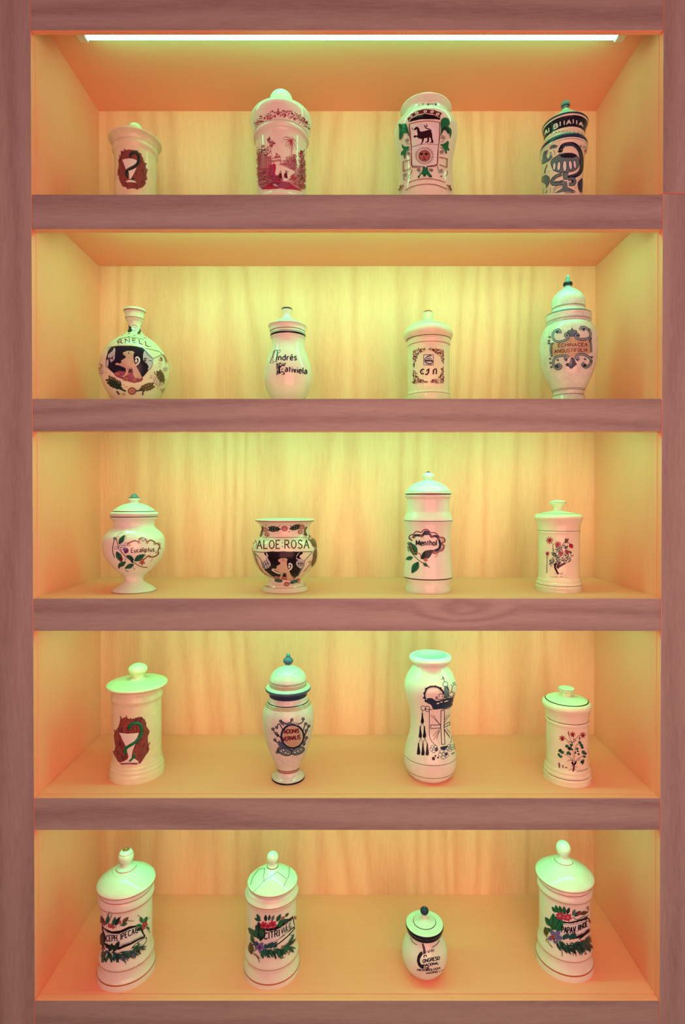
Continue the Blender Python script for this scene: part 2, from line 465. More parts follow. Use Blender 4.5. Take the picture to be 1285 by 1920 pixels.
    def dabs(a, cols, pts, n, size, seed, w=.3, ang=None):
        rnd = random.Random(seed); xs = [p[0] for p in pts]; ys = [p[1] for p in pts]; k = 0; tries = 0; a.step(); o0 = a.off; a.hold = 2
        while k < n and tries < n * 30:
            tries += 1; x = rnd.uniform(min(xs), max(xs)); y = rnd.uniform(min(ys), max(ys))
            if not inside(x, y, pts): continue
            k += 1; a.off = o0 + rnd.uniform(0, .00006); t = math.radians(ang + rnd.uniform(-25, 25)) if ang is not None else rnd.uniform(0, pi); L = size * rnd.uniform(.5, 1.2)
            a.line(rnd.choice(cols), [(x, y), (x + L * cos(t) * .5, y - L * sin(t) * .5 + L * .1), (x + L * cos(t), y - L * sin(t))], L * w, False)
        a.hold = 0; a.off = o0 + .00006
    def text(a, c, txt, p0, p1, h, w, serif=False, bend=0.0, slant=0.0, gap=1.35, font=None):
        """txt along the baseline p0 -> p1 (crop), cap height h, stroke width w"""
        G = [(GL[ch] if ch in GL else GL[' ']) for ch in txt]; w = w * 1.18
        tot = sum(g[0] for g in G) + gap * (len(G) - 1); a.step(); a.hold = 2
        L = math.hypot(p1[0] - p0[0], p1[1] - p0[1]); kx = L / tot; ky = h / 6
        ux, uy = (p1[0] - p0[0]) / L, (p1[1] - p0[1]) / L; x = 0
        def tr(gx, gy):
            t = (x + gx) / tot; b = bend * 4 * t * (1 - t)
            return (p0[0] + ux * (x + gx + slant * gy) * kx + uy * gy * ky * .9 * 0, p0[1] + uy * (x + gx) * kx - gy * ky - b)
        for g in G:
            for st in g[1]:
                pts = st[1:] if st[0] == 'c' else st
                q = [tr(*p) for p in (dense(pts) if st[0] == 'c' else pts)]
                if st[0] == 'c': a.line(c, q, w, True)
                else:
                    for u_, v_ in zip(q, q[1:]): a.line(c, [u_, v_], w, False)
                if serif and st[0] != 'c':
                    for e, o in ((pts[0], pts[1]), (pts[-1], pts[-2])):
                        if abs(e[1] - o[1]) > 2 and e[1] in (0, 6):
                            a.line(c, [tr(e[0] - .6, e[1]), tr(e[0] + .6, e[1])], w * .55, False)
            x += g[0] + gap
        a.hold = 0
    def done(a, label=None):
        me = bpy.data.meshes.new(a.name); me.from_pydata([tuple(v) for v in a.V], [], a.Fc)
        for c in a.mats: me.materials.append(M(c))
        for p, k in zip(me.polygons, a.mi): p.material_index = k
        bm = bmesh.new(); bm.from_mesh(me)
        for f in bm.faces:                            # face the viewer side: outwards from the jar's axis
            c_ = f.calc_center_median(); r = Vector((c_.x, c_.y, 0))
            if f.normal.dot(Vector((c_.x, c_.y, .02)).normalized()) < 0: f.normal_flip()
        bm.to_mesh(me); bm.free(); me.shade_smooth()
        o = link(a.name, me, a.parent or a.j.root)
        if label: o['label'] = label
        return o
def spline(pts, closed):
    n = len(pts)
    if n < 3: return list(pts)
    out = []
    for i in range(n if closed else n - 1):
        p0 = pts[(i - 1) % n] if closed or i > 0 else pts[0]; p1 = pts[i]; p2 = pts[(i + 1) % n]
        p3 = pts[(i + 2) % n] if closed or i + 2 < n else pts[-1]
        for j in range(4):
            t = j / 4
            out.append(tuple(.5 * (2 * p1[k] + (p2[k] - p0[k]) * t + (2 * p0[k] - 5 * p1[k] + 4 * p2[k] - p3[k]) * t * t + (3 * p1[k] - p0[k] - 3 * p2[k] + p3[k]) * t**3) for k in (0, 1)))
    if not closed: out.append(tuple(pts[-1]))
    return out
def dense(p): return p
def resample(pts, step):
    out = [pts[0]]
    for a, b in zip(pts, pts[1:]):
        l = math.hypot(b[0] - a[0], b[1] - a[1])
        k = max(1, int(math.ceil(l / step)))
        for j in range(1, k + 1): out.append((a[0] + (b[0] - a[0]) * j / k, a[1] + (b[1] - a[1]) * j / k))
    return out
def inside(x, y, P):
    c = False; n = len(P)
    for i in range(n):
        (x1, y1), (x2, y2) = P[i], P[i - 1]
        if (y1 > y) != (y2 > y) and x < (x2 - x1) * (y - y1) / (y2 - y1) + x1: c = not c
    return c
O_ = ('c', (2, 6), (.5, 5), (0, 3), (.5, 1), (2, 0), (3.5, 1), (4, 3), (3.5, 5), (2, 6))
GL = {
 ' ': (2, []), '.': (.6, [[(.1, 0), (.5, .5)]]), ':': (.8, [[(.3, 1.2), (.5, 1.8)], [(.3, 3.8), (.5, 4.4)]]),
 'A': (4, [[(0, 0), (2, 6)], [(2, 6), (4, 0)], [(.8, 2.2), (3.2, 2.2)]]),
 'B': (3.6, [[(0, 0), (0, 6)], ('c', (0, 6), (2.4, 5.8), (3, 4.6), (2.3, 3.3), (0, 3.1)), ('c', (0, 3.1), (2.8, 2.9), (3.6, 1.6), (2.8, .2), (0, 0))]),
 'C': (4, [('c', (4, 5), (3, 5.9), (1.6, 5.9), (.3, 4.7), (0, 3), (.3, 1.3), (1.6, .1), (3, .1), (4, 1))]),
 'D': (4, [[(0, 0), (0, 6)], ('c', (0, 6), (2.6, 5.7), (4, 4.2), (4, 1.8), (2.6, .3), (0, 0))]),
 'E': (3.2, [[(0, 0), (0, 6)], [(0, 6), (3.2, 6)], [(0, 3.1), (2.4, 3.1)], [(0, 0), (3.3, 0)]]),
 'F': (3.2, [[(0, 0), (0, 6)], [(0, 6), (3.3, 6)], [(0, 3.1), (2.4, 3.1)]]),
 'G': (4, [('c', (3.9, 5), (3, 5.9), (1.6, 5.9), (.3, 4.7), (0, 3), (.3, 1.3), (1.6, .1), (3, .1), (3.9, 1), (3.9, 2.7)), [(2.5, 2.7), (4.1, 2.7)]]),
 'H': (4, [[(0, 0), (0, 6)], [(4, 0), (4, 6)], [(0, 3.1), (4, 3.1)]]),
 'I': (.4, [[(.2, 0), (.2, 6)]]), 'Í': (.4, [[(.2, 0), (.2, 6)], [(.1, 7.2), (.5, 8)]]),
 'J': (2, [('c', (2, 6), (2, 2), (1.6, .4), (.5, 0), (0, .8))]),
 'L': (3, [[(0, 0), (0, 6)], [(0, 0), (3.2, 0)]]),
 'M': (4.6, [[(0, 0), (.3, 6)], [(.3, 6), (2.3, 1)], [(2.3, 1), (4.3, 6)], [(4.3, 6), (4.6, 0)]]),
 'N': (4, [[(0, 0), (0, 6)], [(0, 6), (4, 0)], [(4, 0), (4, 6)]]),
 'O': (4, [O_]),
 'P': (3.4, [[(0, 0), (0, 6)], ('c', (0, 6), (2.6, 5.8), (3.4, 4.4), (2.6, 3), (0, 2.8))]),
 'R': (3.8, [[(0, 0), (0, 6)], ('c', (0, 6), (2.6, 5.8), (3.3, 4.4), (2.6, 3.1), (0, 2.9)), [(1.6, 2.9), (3.9, 0)]]),
 'S': (3.4, [('c', (3.3, 5), (2.4, 5.9), (1, 5.8), (.2, 4.6), (1, 3.5), (2.5, 2.7), (3.3, 1.5), (2.5, .2), (1, 0), (0, .9))]),
 'T': (3.8, [[(1.9, 0), (1.9, 6)], [(0, 6), (3.8, 6)]]),
 'U': (3.8, [('c', (0, 6), (0, 2), (.8, .3), (1.9, 0), (3, .3), (3.8, 2), (3.8, 6))]),
 'V': (4, [[(0, 6), (2, 0)], [(2, 0), (4, 6)]]),
 'X': (4, [[(0, 0), (4, 6)], [(0, 6), (4, 0)]]),
 'a': (2.8, [('c', (.3, 3.6), (1.4, 4.1), (2.5, 3.5), (2.6, 0)), ('c', (2.6, 2.4), (.8, 2.1), (0, 1.1), (.8, 0), (2.6, .8))]),
 'c': (2.6, [('c', (2.6, 3.4), (1.5, 4.1), (.2, 3.2), (0, 1.8), (.5, .4), (1.6, 0), (2.6, .7))]),
 'd': (3, [[(2.8, 0), (2.8, 6.3)], ('c', (2.8, 3.2), (1.4, 4.1), (0, 2), (1.2, 0), (2.8, .8))]),
 'e': (2.8, [('c', (0, 2.2), (2.7, 2.3), (2.4, 3.7), (1.3, 4.1), (.1, 3), (.2, .9), (1.4, 0), (2.7, .7))]),
 'é': (2.8, [('c', (0, 2.2), (2.7, 2.3), (2.4, 3.7), (1.3, 4.1), (.1, 3), (.2, .9), (1.4, 0), (2.7, .7)), [(1.2, 5), (2, 6.2)]]),
 'h': (2.8, [[(0, 0), (0, 6.3)], ('c', (0, 2.8), (1.4, 4.1), (2.6, 3.3), (2.7, 0))]),
 'i': (.5, [[(.25, 0), (.25, 4)], [(.15, 5.2), (.4, 5.7)]]),
 'l': (.5, [[(.25, 0), (.25, 6.3)]]),
 'n': (2.8, [[(0, 0), (0, 4)], ('c', (0, 2.8), (1.4, 4.1), (2.6, 3.3), (2.7, 0))]),
 'o': (2.8, [('c', (1.4, 4.1), (.3, 3.4), (0, 2), (.4, .5), (1.4, 0), (2.5, .6), (2.8, 2), (2.4, 3.5), (1.4, 4.1))]),
 'p': (2.9, [[(0, -2), (0, 4)], ('c', (0, 3), (1.5, 4.1), (2.8, 2), (1.6, 0), (0, .8))]),
 'r': (1.9, [[(0, 0), (0, 4)], ('c', (0, 2.6), (.9, 3.9), (1.9, 3.8))]),
 's': (2.2, [('c', (2.1, 3.5), (1.2, 4.1), (.2, 3.3), (1, 2.2), (2.1, 1.2), (1.3, 0), (0, .6))]),
 't': (1.9, [[(.8, 0), (.8, 5.6)], [(0, 4), (1.9, 4)]]),
 'u': (2.8, [('c', (0, 4), (.1, 1), (1.2, 0), (2.7, 1)), [(2.7, 0), (2.7, 4)]]),
 'v': (2.6, [[(0, 4), (1.3, 0)], [(1.3, 0), (2.6, 4)]]),
 'y': (2.6, [[(0, 4), (1.4, .4)], [(2.7, 4), (.6, -2)]]),
}
#@@JARS@@
GREL = 'relief chalice jars'; GBOT = 'botanical print jars'; GCR = 'crackle glazed jars'; GGILT = 'gilt lined porcelain jars'; GLION = 'lion faience pots'
SNAKE = 'green'
# ======================= first shelf from the top =======================
# --- ivory jar with relief plaque
j = Jar(0, 190, 210, 9.885, 652, 'apothecary_jar', 'cream jar with dark snake on a raised brown plaque, leftmost on the top shelf', 'jar', GREL, 445, depth=.115, glaze='ivory')
b = j.lathe('body', [(692, 398), (715, 412), (750, 430), (782, 432), (812, 416), (840, 397), (1500, 395), (1750, 396), (1790, 415), (1830, 418), (1870, 432), (1910, 434), (1950, 446), (2046, 448)], base=True)
l = j.lathe('lid', [(508, 70), (525, 180), (543, 400), (556, 485), (572, 499), (590, 492), (618, 450), (655, 418), (694, 404)])
j.lathe('knob', [(230, 8), (240, 70), (266, 115), (310, 142), (356, 146), (404, 132), (442, 104), (476, 86), (512, 92)], parent=l)
a = Art(j, 'relief_plaque', (196, 270), 12.356)
a.poly('plaque', [(400, 170), (458, 190), (467, 112), (500, 150), (600, 140), (770, 158), (785, 200), (850, 230), (860, 290), (890, 330), (895, 415), (985, 465), (950, 500), (955, 560), (1000, 600), (965, 720), (990, 830), (940, 850), (950, 930), (880, 1010), (780, 1040), (765, 1062), (690, 1030), (600, 1035), (530, 1050), (500, 1000), (430, 990), (380, 900), (350, 830), (345, 760), (312, 720), (320, 600), (345, 500), (330, 390), (350, 350), (385, 260)], False, h=.0011)
a.off += .0011
a.dabs(['maroon', 'maroon', 'rust', 'plaque'], [(410, 200), (800, 200), (900, 440), (980, 600), (930, 900), (780, 1030), (520, 1020), (340, 720), (350, 400)], 90, 90, 4, w=.16, ang=85)
a.poly('white', [(425, 378), (500, 358), (600, 350), (700, 368), (750, 398), (720, 520), (620, 590), (515, 625), (470, 500)], False, h=.0007)
a.poly('white', [(560, 640), (745, 560), (690, 680), (640, 770), (615, 825), (578, 820), (575, 700)], False, h=.0007)
a.poly('white', [(500, 885), (560, 850), (640, 845), (710, 875), (745, 915), (650, 895), (540, 898)], False, h=.0007)
a.tube('dark_green', [(610, 330), (605, 260), (660, 215), (730, 215), (785, 280), (795, 380), (765, 460), (690, 530), (590, 585), (525, 640), (520, 720), (560, 790)], 60, .0026)
a.tube('dark_green', [(690, 790), (670, 820), (610, 830)], 36, .0018)
a.done()
# --- crimson transfer-print jar
j = Jar(0, 455, 155, 8.567, 628, 'apothecary_jar.001', 'white lidded jar printed with a crimson palm-tree landscape, second on the top shelf', 'jar', None, 415, depth=.115)
b = j.lathe('body', [(880, 425), (908, 442), (935, 447), (958, 440), (980, 414), (1005, 401), (1700, 399), (1950, 400), (1985, 415), (2050, 418), (2245, 418)], base=True)
l = j.lathe('lid', [(470, 200), (486, 300), (512, 385), (550, 450), (598, 483), (645, 491), (710, 483), (780, 466), (850, 448), (880, 441)])
j.lathe('knob', [(150, 10), (160, 70), (190, 130), (236, 168), (292, 184), (345, 180), (400, 160), (445, 150), (480, 170)], parent=l)
a = Art(j, 'floral_band')
for k in range(46):
    t = k / 45; x = 210 + t * 850; y = 520 - 60 * sin(pi * (t * .92 + .02)) + 215 * (t - .47) ** 2 * 2.6
    for q in range(3):
        rr = random.Random(k * 7 + q); c = rr.choice(['crimson', 'crimson', 'maroon', 'pink'])
        a.ell(c, x + rr.uniform(-14, 14), y + 25 + rr.uniform(-55, 65), rr.uniform(7, 17), rr.uniform(6, 13))
a.dabs(['crimson', 'maroon'], [(200, 640), (330, 520), (560, 455), (820, 470), (1000, 560), (1065, 700), (1060, 780), (950, 640), (720, 560), (500, 560), (330, 620), (215, 720)], 80, 26, 9, w=.3)
a.done()
a = Art(j, 'printed_landscape', (475, 240), 11.174)
a.poly('pink', [(85, 600), (120, 540), (190, 430), (250, 560), (300, 600), (380, 620), (385, 690), (580, 670), (575, 700), (385, 730), (400, 780), (455, 800), (460, 960), (540, 1010), (700, 1100), (1080, 1180), (1090, 1290), (800, 1300), (500, 1280), (200, 1300), (100, 1200)], False)
a.poly('pink', [(590, 760), (700, 700), (780, 660), (870, 560), (910, 700), (930, 850), (1060, 560), (1110, 780), (1110, 1150), (900, 1150), (760, 1080), (880, 920), (760, 860), (640, 800)], False)
a.poly('crimson', [(320, 780), (400, 770), (430, 740), (475, 770), (478, 850), (455, 960), (470, 1010), (540, 1060), (440, 1090), (330, 1060)], False)
a.poly('mauve', [(330, 800), (420, 800), (430, 1000), (540, 1070), (600, 1120), (420, 1120), (330, 1050)], False)
a.poly('crimson', [(140, 1290), (300, 1180), (460, 1130), (620, 1120), (760, 1150), (920, 1250), (1060, 1340), (860, 1300), (700, 1290), (560, 1250), (480, 1280), (330, 1290)], False)
a.poly('mauve', [(420, 1180), (560, 1140), (720, 1160), (760, 1230), (640, 1260), (480, 1250)])
for x in (130, 165, 205, 245, 285, 330, 370): a.line('crimson', [(x, 560 + abs(x - 230) * .2), (x + 3, 890)], 10, False)
for x0, y0, x1, y1 in ((130, 940, 330, 880), (150, 1005, 340, 925), (130, 1110, 330, 1040), (140, 1180, 350, 1120), (270, 630, 400, 590), (130, 870, 330, 850), (385, 690, 580, 665), (390, 640, 590, 620)): a.line('crimson', [(x0, y0), (x1, y1)], 12, False)
a.dabs(['crimson', 'maroon', 'crimson'], [(140, 560), (180, 370), (240, 370), (260, 430), (320, 370), (360, 560), (250, 590)], 60, 40, 2, w=.35)
a.dabs(['crimson', 'maroon'], [(290, 290), (340, 220), (400, 270), (460, 340), (400, 400), (320, 340)], 34, 40, 3, w=.4)
a.dabs(['crimson', 'rose', 'maroon'], [(960, 560), (1010, 470), (1060, 480), (1060, 640), (1110, 760), (1110, 1250), (1000, 1250), (930, 1050), (960, 800)], 150, 48, 5, w=.3)
a.dabs(['crimson', 'rose', 'mauve'], [(640, 740), (700, 560), (720, 620), (800, 640), (870, 540), (910, 720), (900, 900), (760, 860)], 90, 44, 6, w=.3)
a.dabs(['crimson', 'rose'], [(740, 1090), (820, 990), (900, 1060), (920, 950), (960, 1150), (1060, 1320), (900, 1220)], 70, 44, 7, w=.3)
a.dabs(['maroon', 'crimson', 'mauve'], [(100, 950), (330, 880), (430, 1000), (560, 1090), (480, 1220), (150, 1280), (95, 1150)], 110, 60, 8, w=.2, ang=15)
a.dabs(['crimson', 'rose'], [(80, 600), (110, 400), (150, 600), (150, 900), (100, 1250), (80, 1000)], 60, 44, 18, w=.3)
for pts in ([(790, 290), (740, 215), (670, 195), (595, 245)], [(790, 290), (720, 250), (650, 260), (605, 325)], [(790, 300), (735, 285), (690, 320), (670, 400)], [(795, 300), (750, 330), (720, 380), (690, 400)], [(795, 300), (775, 360), (755, 410), (760, 460)], [(800, 300), (815, 360), (830, 410), (835, 465)], [(800, 295), (850, 340), (880, 400), (915, 470)], [(800, 285), (850, 275), (890, 300), (925, 350)], [(795, 280), (830, 240), (870, 250), (900, 280)], [(795, 280), (780, 230), (750, 190)], [(798, 280), (815, 230), (800, 185)]):
    a.line('crimson', pts, 17, True, taper=True)
a.line('crimson', [(800, 300), (800, 460), (790, 660)], 12)
a.line('crimson', [(360, 330), (370, 430), (385, 560)], 9)
for pts in ([(330, 400), (370, 380), (400, 425)], [(405, 320), (440, 330), (460, 350)], [(480, 540), (490, 600), (450, 620), (560, 610), (520, 580), (490, 540)]): a.line('crimson', pts, 14)
for x, y, k in ((575, 920, 1), (685, 915, 1.1)):
    a.ell('maroon', x, y, 13 * k); a.poly('maroon', [(x - 18, y + 30), (x + 16, y + 28), (x + 34, y + 150), (x - 34, y + 150), (x - 40, y + 70)], False)
a.poly('maroon', [(700, 930), (745, 915), (705, 950)], False)
a.poly('snow', [(640, 1060), (680, 1055), (705, 1130), (620, 1125)], False)
a.poly('pale_blue', [(425, 1180), (470, 1185), (530, 1240), (440, 1225)], False)
a.poly('crimson', [(805, 1060), (825, 990), (845, 1060)], False)
a.line('crimson', [(550, 775), (620, 765)], 16); a.line('crimson', [(583, 690), (585, 820)], 14, True, taper=True)
a.done()
# --- albarello with dog and sun shield
j = Jar(0, 725, 160, 8.567, 624, 'albarello_vase', 'open vase painted with a dark dog above a sun face on a shield', 'vase', None, 445, depth=.112)
b = j.lathe('body', [(400, 402, 's'), (412, 408), (426, 402), (452, 372), (482, 345), (514, 335), (545, 350), (585, 398), (640, 455), (700, 492), (770, 506), (860, 500), (1000, 476), (1150, 446), (1300, 428), (1450, 425), (1600, 435), (1750, 455), (1880, 462), (2000, 450), (2080, 425), (2200, 425)], base=True, inner=[(404, 385), (460, 345), (600, 380), (900, 460), (1500, 400), (2100, 380)], bands=[])
a = Art(j, 'painted_shield', (735, 195), 9.885)
a.poly('maroon', [(288, 268), (360, 190), (470, 128), (620, 95), (780, 110), (935, 170), (900, 215), (895, 290), (880, 250), (760, 185), (600, 175), (450, 205), (330, 290), (310, 340)], False)
for x, y in ((350, 232), (465, 168), (620, 140), (745, 145), (850, 190)):
    a.ell('snow', x, y, 34, 25, -.3); a.ell('slate', x, y, 14, 10)
a.poly('black', [(315, 340), (360, 275), (470, 215), (620, 180), (780, 205), (888, 262), (895, 298), (760, 285), (600, 285), (450, 305)], False)
a.line('green', [(440, 245), (520, 225), (570, 230)], 16)
a.poly('snow', [(330, 385), (480, 345), (620, 325), (760, 330), (880, 350), (870, 760), (855, 1130), (660, 1150), (635, 1180), (610, 1160), (380, 1140), (370, 800)], False)
a.line('navy', [(322, 375), (340, 620), (362, 800), (372, 1120), (390, 1155), (520, 1158), (600, 1165), (635, 1190), (660, 1155), (800, 1140), (850, 1110), (862, 800), (885, 560), (892, 350)], 13, False)
a.line('rust', [(318, 372), (480, 335), (620, 318), (760, 320), (890, 345)], 15, False)
a.line('rust', [(330, 385), (352, 640), (368, 810), (358, 1130), (385, 1180), (540, 1185)], 15, False)
a.line('rust', [(892, 350), (880, 640), (850, 900), (840, 1130), (800, 1160), (660, 1165)], 15, False)
a.line('navy', [(885, 350), (888, 640), (862, 800)], 10, False)
a.line('maroon', [(380, 795), (500, 765), (620, 745), (760, 748), (865, 765)], 8)
D_ = 'bark'
a.poly(D_, [(470, 520), (468, 470), (430, 490), (412, 478), (420, 455), (450, 425), (490, 430), (515, 470), (520, 505), (560, 515), (650, 490), (690, 478), (730, 505), (748, 560), (752, 640), (772, 700), (765, 725), (700, 722), (735, 700), (722, 640), (695, 615), (690, 660), (688, 700), (660, 720), (610, 722), (655, 695), (660, 630), (600, 640), (585, 700), (560, 740), (520, 755), (555, 715), (562, 655), (500, 640), (455, 610), (430, 630), (400, 615), (420, 580), (470, 590), (480, 560)], False)
a.line(D_, [(735, 500), (690, 465), (640, 455), (615, 425), (600, 395)], 17); a.line(D_, [(640, 440), (655, 410), (640, 370)], 13); a.line(D_, [(625, 420), (640, 400)], 13)
a.line(D_, [(378, 435), (385, 470), (410, 480)], 12)
a.ell('rose', 605, 965, 100, 98); a.ell('maroon', 605, 965, 103, 101, ring=13)
for x in (550, 640): a.ell('black', x, 930, 30, 22)
a.line('black', [(600, 950), (588, 990), (612, 1000), (600, 990)], 8); a.ell('maroon', 605, 1028, 26, 12); a.line('black', [(570, 950), (560, 900)], 6)
for k in range(40):
    t = 2 * pi * k / 40; a.line('rust', [(605 + 128 * cos(t), 965 + 122 * sin(t)), (605 + (165 + 12 * (k % 2)) * cos(t), 965 + (158 + 12 * (k % 2)) * sin(t))], 9, False)
# leaves either side
G = 'green'
a.poly(G, [(900, 330), (940, 270), (1000, 262), (1050, 300), (1062, 380), (1040, 420), (1085, 470), (1095, 540), (1070, 640), (1060, 560), (1030, 500), (1035, 560), (985, 490), (950, 500), (915, 570), (895, 600), (905, 480)])
a.poly('dark_green', [(905, 600), (915, 500), (960, 430), (1010, 440), (1050, 500), (1040, 560), (1000, 490), (950, 490), (920, 530)])
a.poly(G, [(145, 375), (200, 380), (270, 370), (300, 430), (325, 540), (330, 620), (290, 545), (230, 550), (215, 600), (165, 670), (150, 600), (150, 480)])
a.line('dark_green', [(150, 380), (200, 450), (280, 470), (325, 560)], 14); a.line('dark_green', [(160, 660), (170, 560), (230, 520)], 14)
a.poly(G, [(205, 745), (240, 790), (340, 795), (300, 860), (275, 900), (260, 1000), (240, 1020), (230, 930), (190, 960), (185, 900), (230, 850), (200, 800)])
a.poly(G, [(890, 760), (960, 740), (1020, 690), (1045, 720), (1035, 800), (1050, 870), (1010, 860), (1000, 930), (960, 850), (930, 800)])
a.ell('dark_green', 1040, 855, 16); a.ell('dark_green', 995, 915, 14)
a.poly(G, [(580, 1175), (620, 1200), (660, 1180), (680, 1260), (735, 1350), (700, 1370), (650, 1320), (620, 1350), (590, 1350), (560, 1310), (500, 1375), (495, 1350), (560, 1270)])
for x, y in ((505, 1365), (610, 1340), (725, 1355)): a.ell('dark_green', x, y, 18)
N_ = 'ink'
for x, y, r, st, sg, tail in ((935, 630, 45, 1.2, -1, [(890, 710), (940, 705)]), (300, 680, 42, 1.8, 1, [(345, 740), (300, 748)]), (910, 900, 40, -1.2, 1, [(880, 815), (930, 830)]), (325, 925, 34, -2, -1, [(355, 840), (310, 870)]), (500, 1240, 32, 0, -1, [(520, 1290)]), (735, 1245, 32, 3, 1, [(700, 1200), (700, 1260)]), (905, 1250, 44, 2.6, -1, [(840, 1150), (850, 1210)]), (265, 1330, 42, 2, 1, [(280, 1430), (230, 1400)])):
    a.spiral(N_, x, y, r, 1.5, 8, st, sg, tail)
    a.ell(N_, x, y, 9)
a.line(N_, [(390, 1225), (370, 1300), (325, 1350), (350, 1385), (345, 1390)], 8); a.line(N_, [(1015, 1240), (1015, 1320), (970, 1350)], 8); a.ell(N_, 905, 1355, 13)
for P in ([(225, 1075), (230, 1265)], [(225, 1080), (355, 1045)], [(230, 1250), (355, 1215)], [(355, 1210), (350, 1185)]): a.line('rust', P, 15, False)
for P in ([(870, 1000), (1015, 1025)], [(1010, 1025), (1005, 1195)], [(870, 1140), (1010, 1190)]): a.line('rust', P, 15, False)
a.line('rust', [(325, 1470), (450, 1425), (620, 1400), (780, 1410), (980, 1465)], 12); a.line('rust', [(265, 1610), (420, 1535), (620, 1500), (820, 1515), (1010, 1590)], 12)
for x, s_ in ((1050, 1), (190, -1)):
    a.line('rust', [(x - 45 * s_, 1510), (x + 45 * s_, 1600)], 20, False); a.line('maroon', [(x, 1510), (x + 30 * s_, 1620)], 14, False); a.line('rust', [(x + 30 * s_, 1520), (x - 10 * s_, 1600)], 12, False)
a.done()
a = Art(j, 'inscription')
a.text('black', 't erra', (575, 322), (810, 318), 34, 8, gap=1.6)
for x, y in ((480, 340), (520, 328)): a.ell('black', x, y, 8, 5)
a.done()
# --- blue and white majolica jar with serpent
j = Jar(0, 995, 180, 9.6, 558, 'albarello_jar', 'blue and white majolica jar with serpent round an urn and dark banded lid', 'jar', None, 400, depth=.112, glaze='faience')
b = j.lathe('body', [(822, 352, 34), (838, 352, 32), (865, 362, 28), (895, 395, 24), (935, 426, 22), (990, 434, 20), (1045, 426, 16), (1090, 402, 10), (1200, 388, 4), (1450, 374, 0), (1800, 368, 0), (2050, 378, 0), (2130, 398, 0), (2275, 400, 0)], base=True, bands=[(905, 1000, 'navy'), (1000, 1012, 'white'), (1022, 1030, 'slate')])
l = j.lathe('lid', [(240, 48, 58), (262, 70, 58), (330, 150, 56), (430, 275, 52), (520, 382, 48), (545, 414, 46), (560, 420, 46), (582, 412, 45), (610, 398, 43), (690, 376, 38), (780, 364, 35), (822, 362, 34)], bands=[(440, 458, 'slate'), (538, 580, 'navy'), (600, 778, 'ink')])
j.lathe('knob', [(94, 8, 56), (102, 40, 56), (122, 70, 56), (158, 84, 56), (190, 78, 56), (214, 60, 56), (245, 46, 57)], parent=l, mat='slate', bands=[(84, 110, 'pale_blue'), (190, 205, 'dark_green')])
a = Art(j, 'lid_lettering')
for x0, y0, x1, y1, ch, h in ((262, 690, 335, 640, 'AI', 90), (425, 590, 540, 525, 'BI', 92), (605, 512, 775, 480, 'IAI', 86), (830, 500, 945, 545, 'IA', 84)):
    a.text('snow', ch, (x0, y0 + 8), (x1, y1 + 12), h * .84, 15, gap=2.0)
for k in range(9):
    x = 370 + k * 65; y = 700 - 46 * sin((k + 1) / 10 * pi) + k * 2 - 18
    a.line('slate', [(x, y + 22), (x + 22, y - 12)], 8, False); a.line('slate', [(x + 22, y - 12), (x + 50, y + 18)], 8, False)
a.done()
a = Art(j, 'serpent_and_urn', (1005, 255), 12.238)
a.poly('slate', [(345, 640), (380, 540), (470, 470), (560, 420), (700, 400), (860, 410), (960, 470), (1000, 580), (980, 700), (900, 790), (760, 830), (560, 840), (420, 790)])
a.ell('ink', 750, 455, 195, 62)
for x, y, rx, ry in ((425, 700, 26, 88), (530, 690, 32, 100), (665, 690, 38, 118), (795, 670, 34, 100), (895, 655, 28, 90)):
    a.ell('snow', x, y, rx, ry, .1 if x < 600 else (-.12 if x > 700 else 0)); a.ell('ink', x, y, rx + 8, ry + 10, .1 if x < 600 else (-.12 if x > 700 else 0), ring=10)
a.line('ink', [(345, 640), (380, 540), (470, 470), (560, 420), (700, 395), (860, 405), (960, 470), (1005, 580), (980, 700), (900, 790), (760, 830), (560, 840), (420, 790)], 12, closed=True)
a.poly('slate', [(620, 840), (750, 840), (740, 1000), (640, 1000)], False); a.poly('slate', [(640, 1040), (720, 1040), (735, 1180), (890, 1260), (860, 1300), (420, 1310), (600, 1200)], False)
a.line('ink', [(620, 840), (640, 1000), (760, 1000)], 12, False); a.line('ink', [(740, 1190), (890, 1265), (880, 1300), (660, 1305)], 12); a.line('ink', [(600, 1150), (460, 1220), (400, 1310)], 10); a.line('ink', [(600, 1110), (480, 1150), (400, 1240)], 10)
# serpent
a.line('ink', [(560, 330), (620, 230), (720, 185), (850, 185), (960, 260), (1020, 380), (1050, 560), (1040, 760), (980, 870), (860, 930), (740, 960)], 90)
a.line('navy', [(600, 290), (660, 225), (740, 210), (850, 215), (950, 290), (1010, 400), (1035, 560), (1020, 760), (960, 860), (860, 905), (760, 930)], 52)
a.poly('ink', [(495, 375), (540, 310), (600, 270), (630, 330), (590, 385)], False); a.ell('pale_blue', 590, 315, 14, 10); a.line('ink', [(548, 385), (545, 450)], 9)
for k in range(16):
    t = k / 15; P = spline([(640, 235), (850, 205), (1000, 380), (1040, 560), (1020, 760), (860, 905)], False); p = P[int(t * (len(P) - 1))]; a.ell('slate', p[0], p[1], 11, 8)
for P, wd in (([(600, 880), (470, 930), (390, 1010), (380, 1090), (470, 1110), (620, 1090)], 60), ([(640, 1030), (520, 1060), (430, 1060)], 26), ([(740, 1000), (840, 980), (890, 1040), (860, 1110), (760, 1110)], 62)):
    a.line('ink', P, wd + 16); a.line('slate', P, wd - 10)
a.ell('ink', 840, 1045, 34, 26); a.line('pale_blue', [(745, 1065), (805, 1060)], 12, False)
for P in ([(200, 350), (170, 460), (150, 640), (240, 600), (370, 520), (380, 440), (340, 450), (290, 520), (250, 440), (290, 330)],): a.poly('slate', P)
a.poly('slate', [(330, 250), (400, 200), (500, 220), (480, 270), (400, 280), (340, 310)])
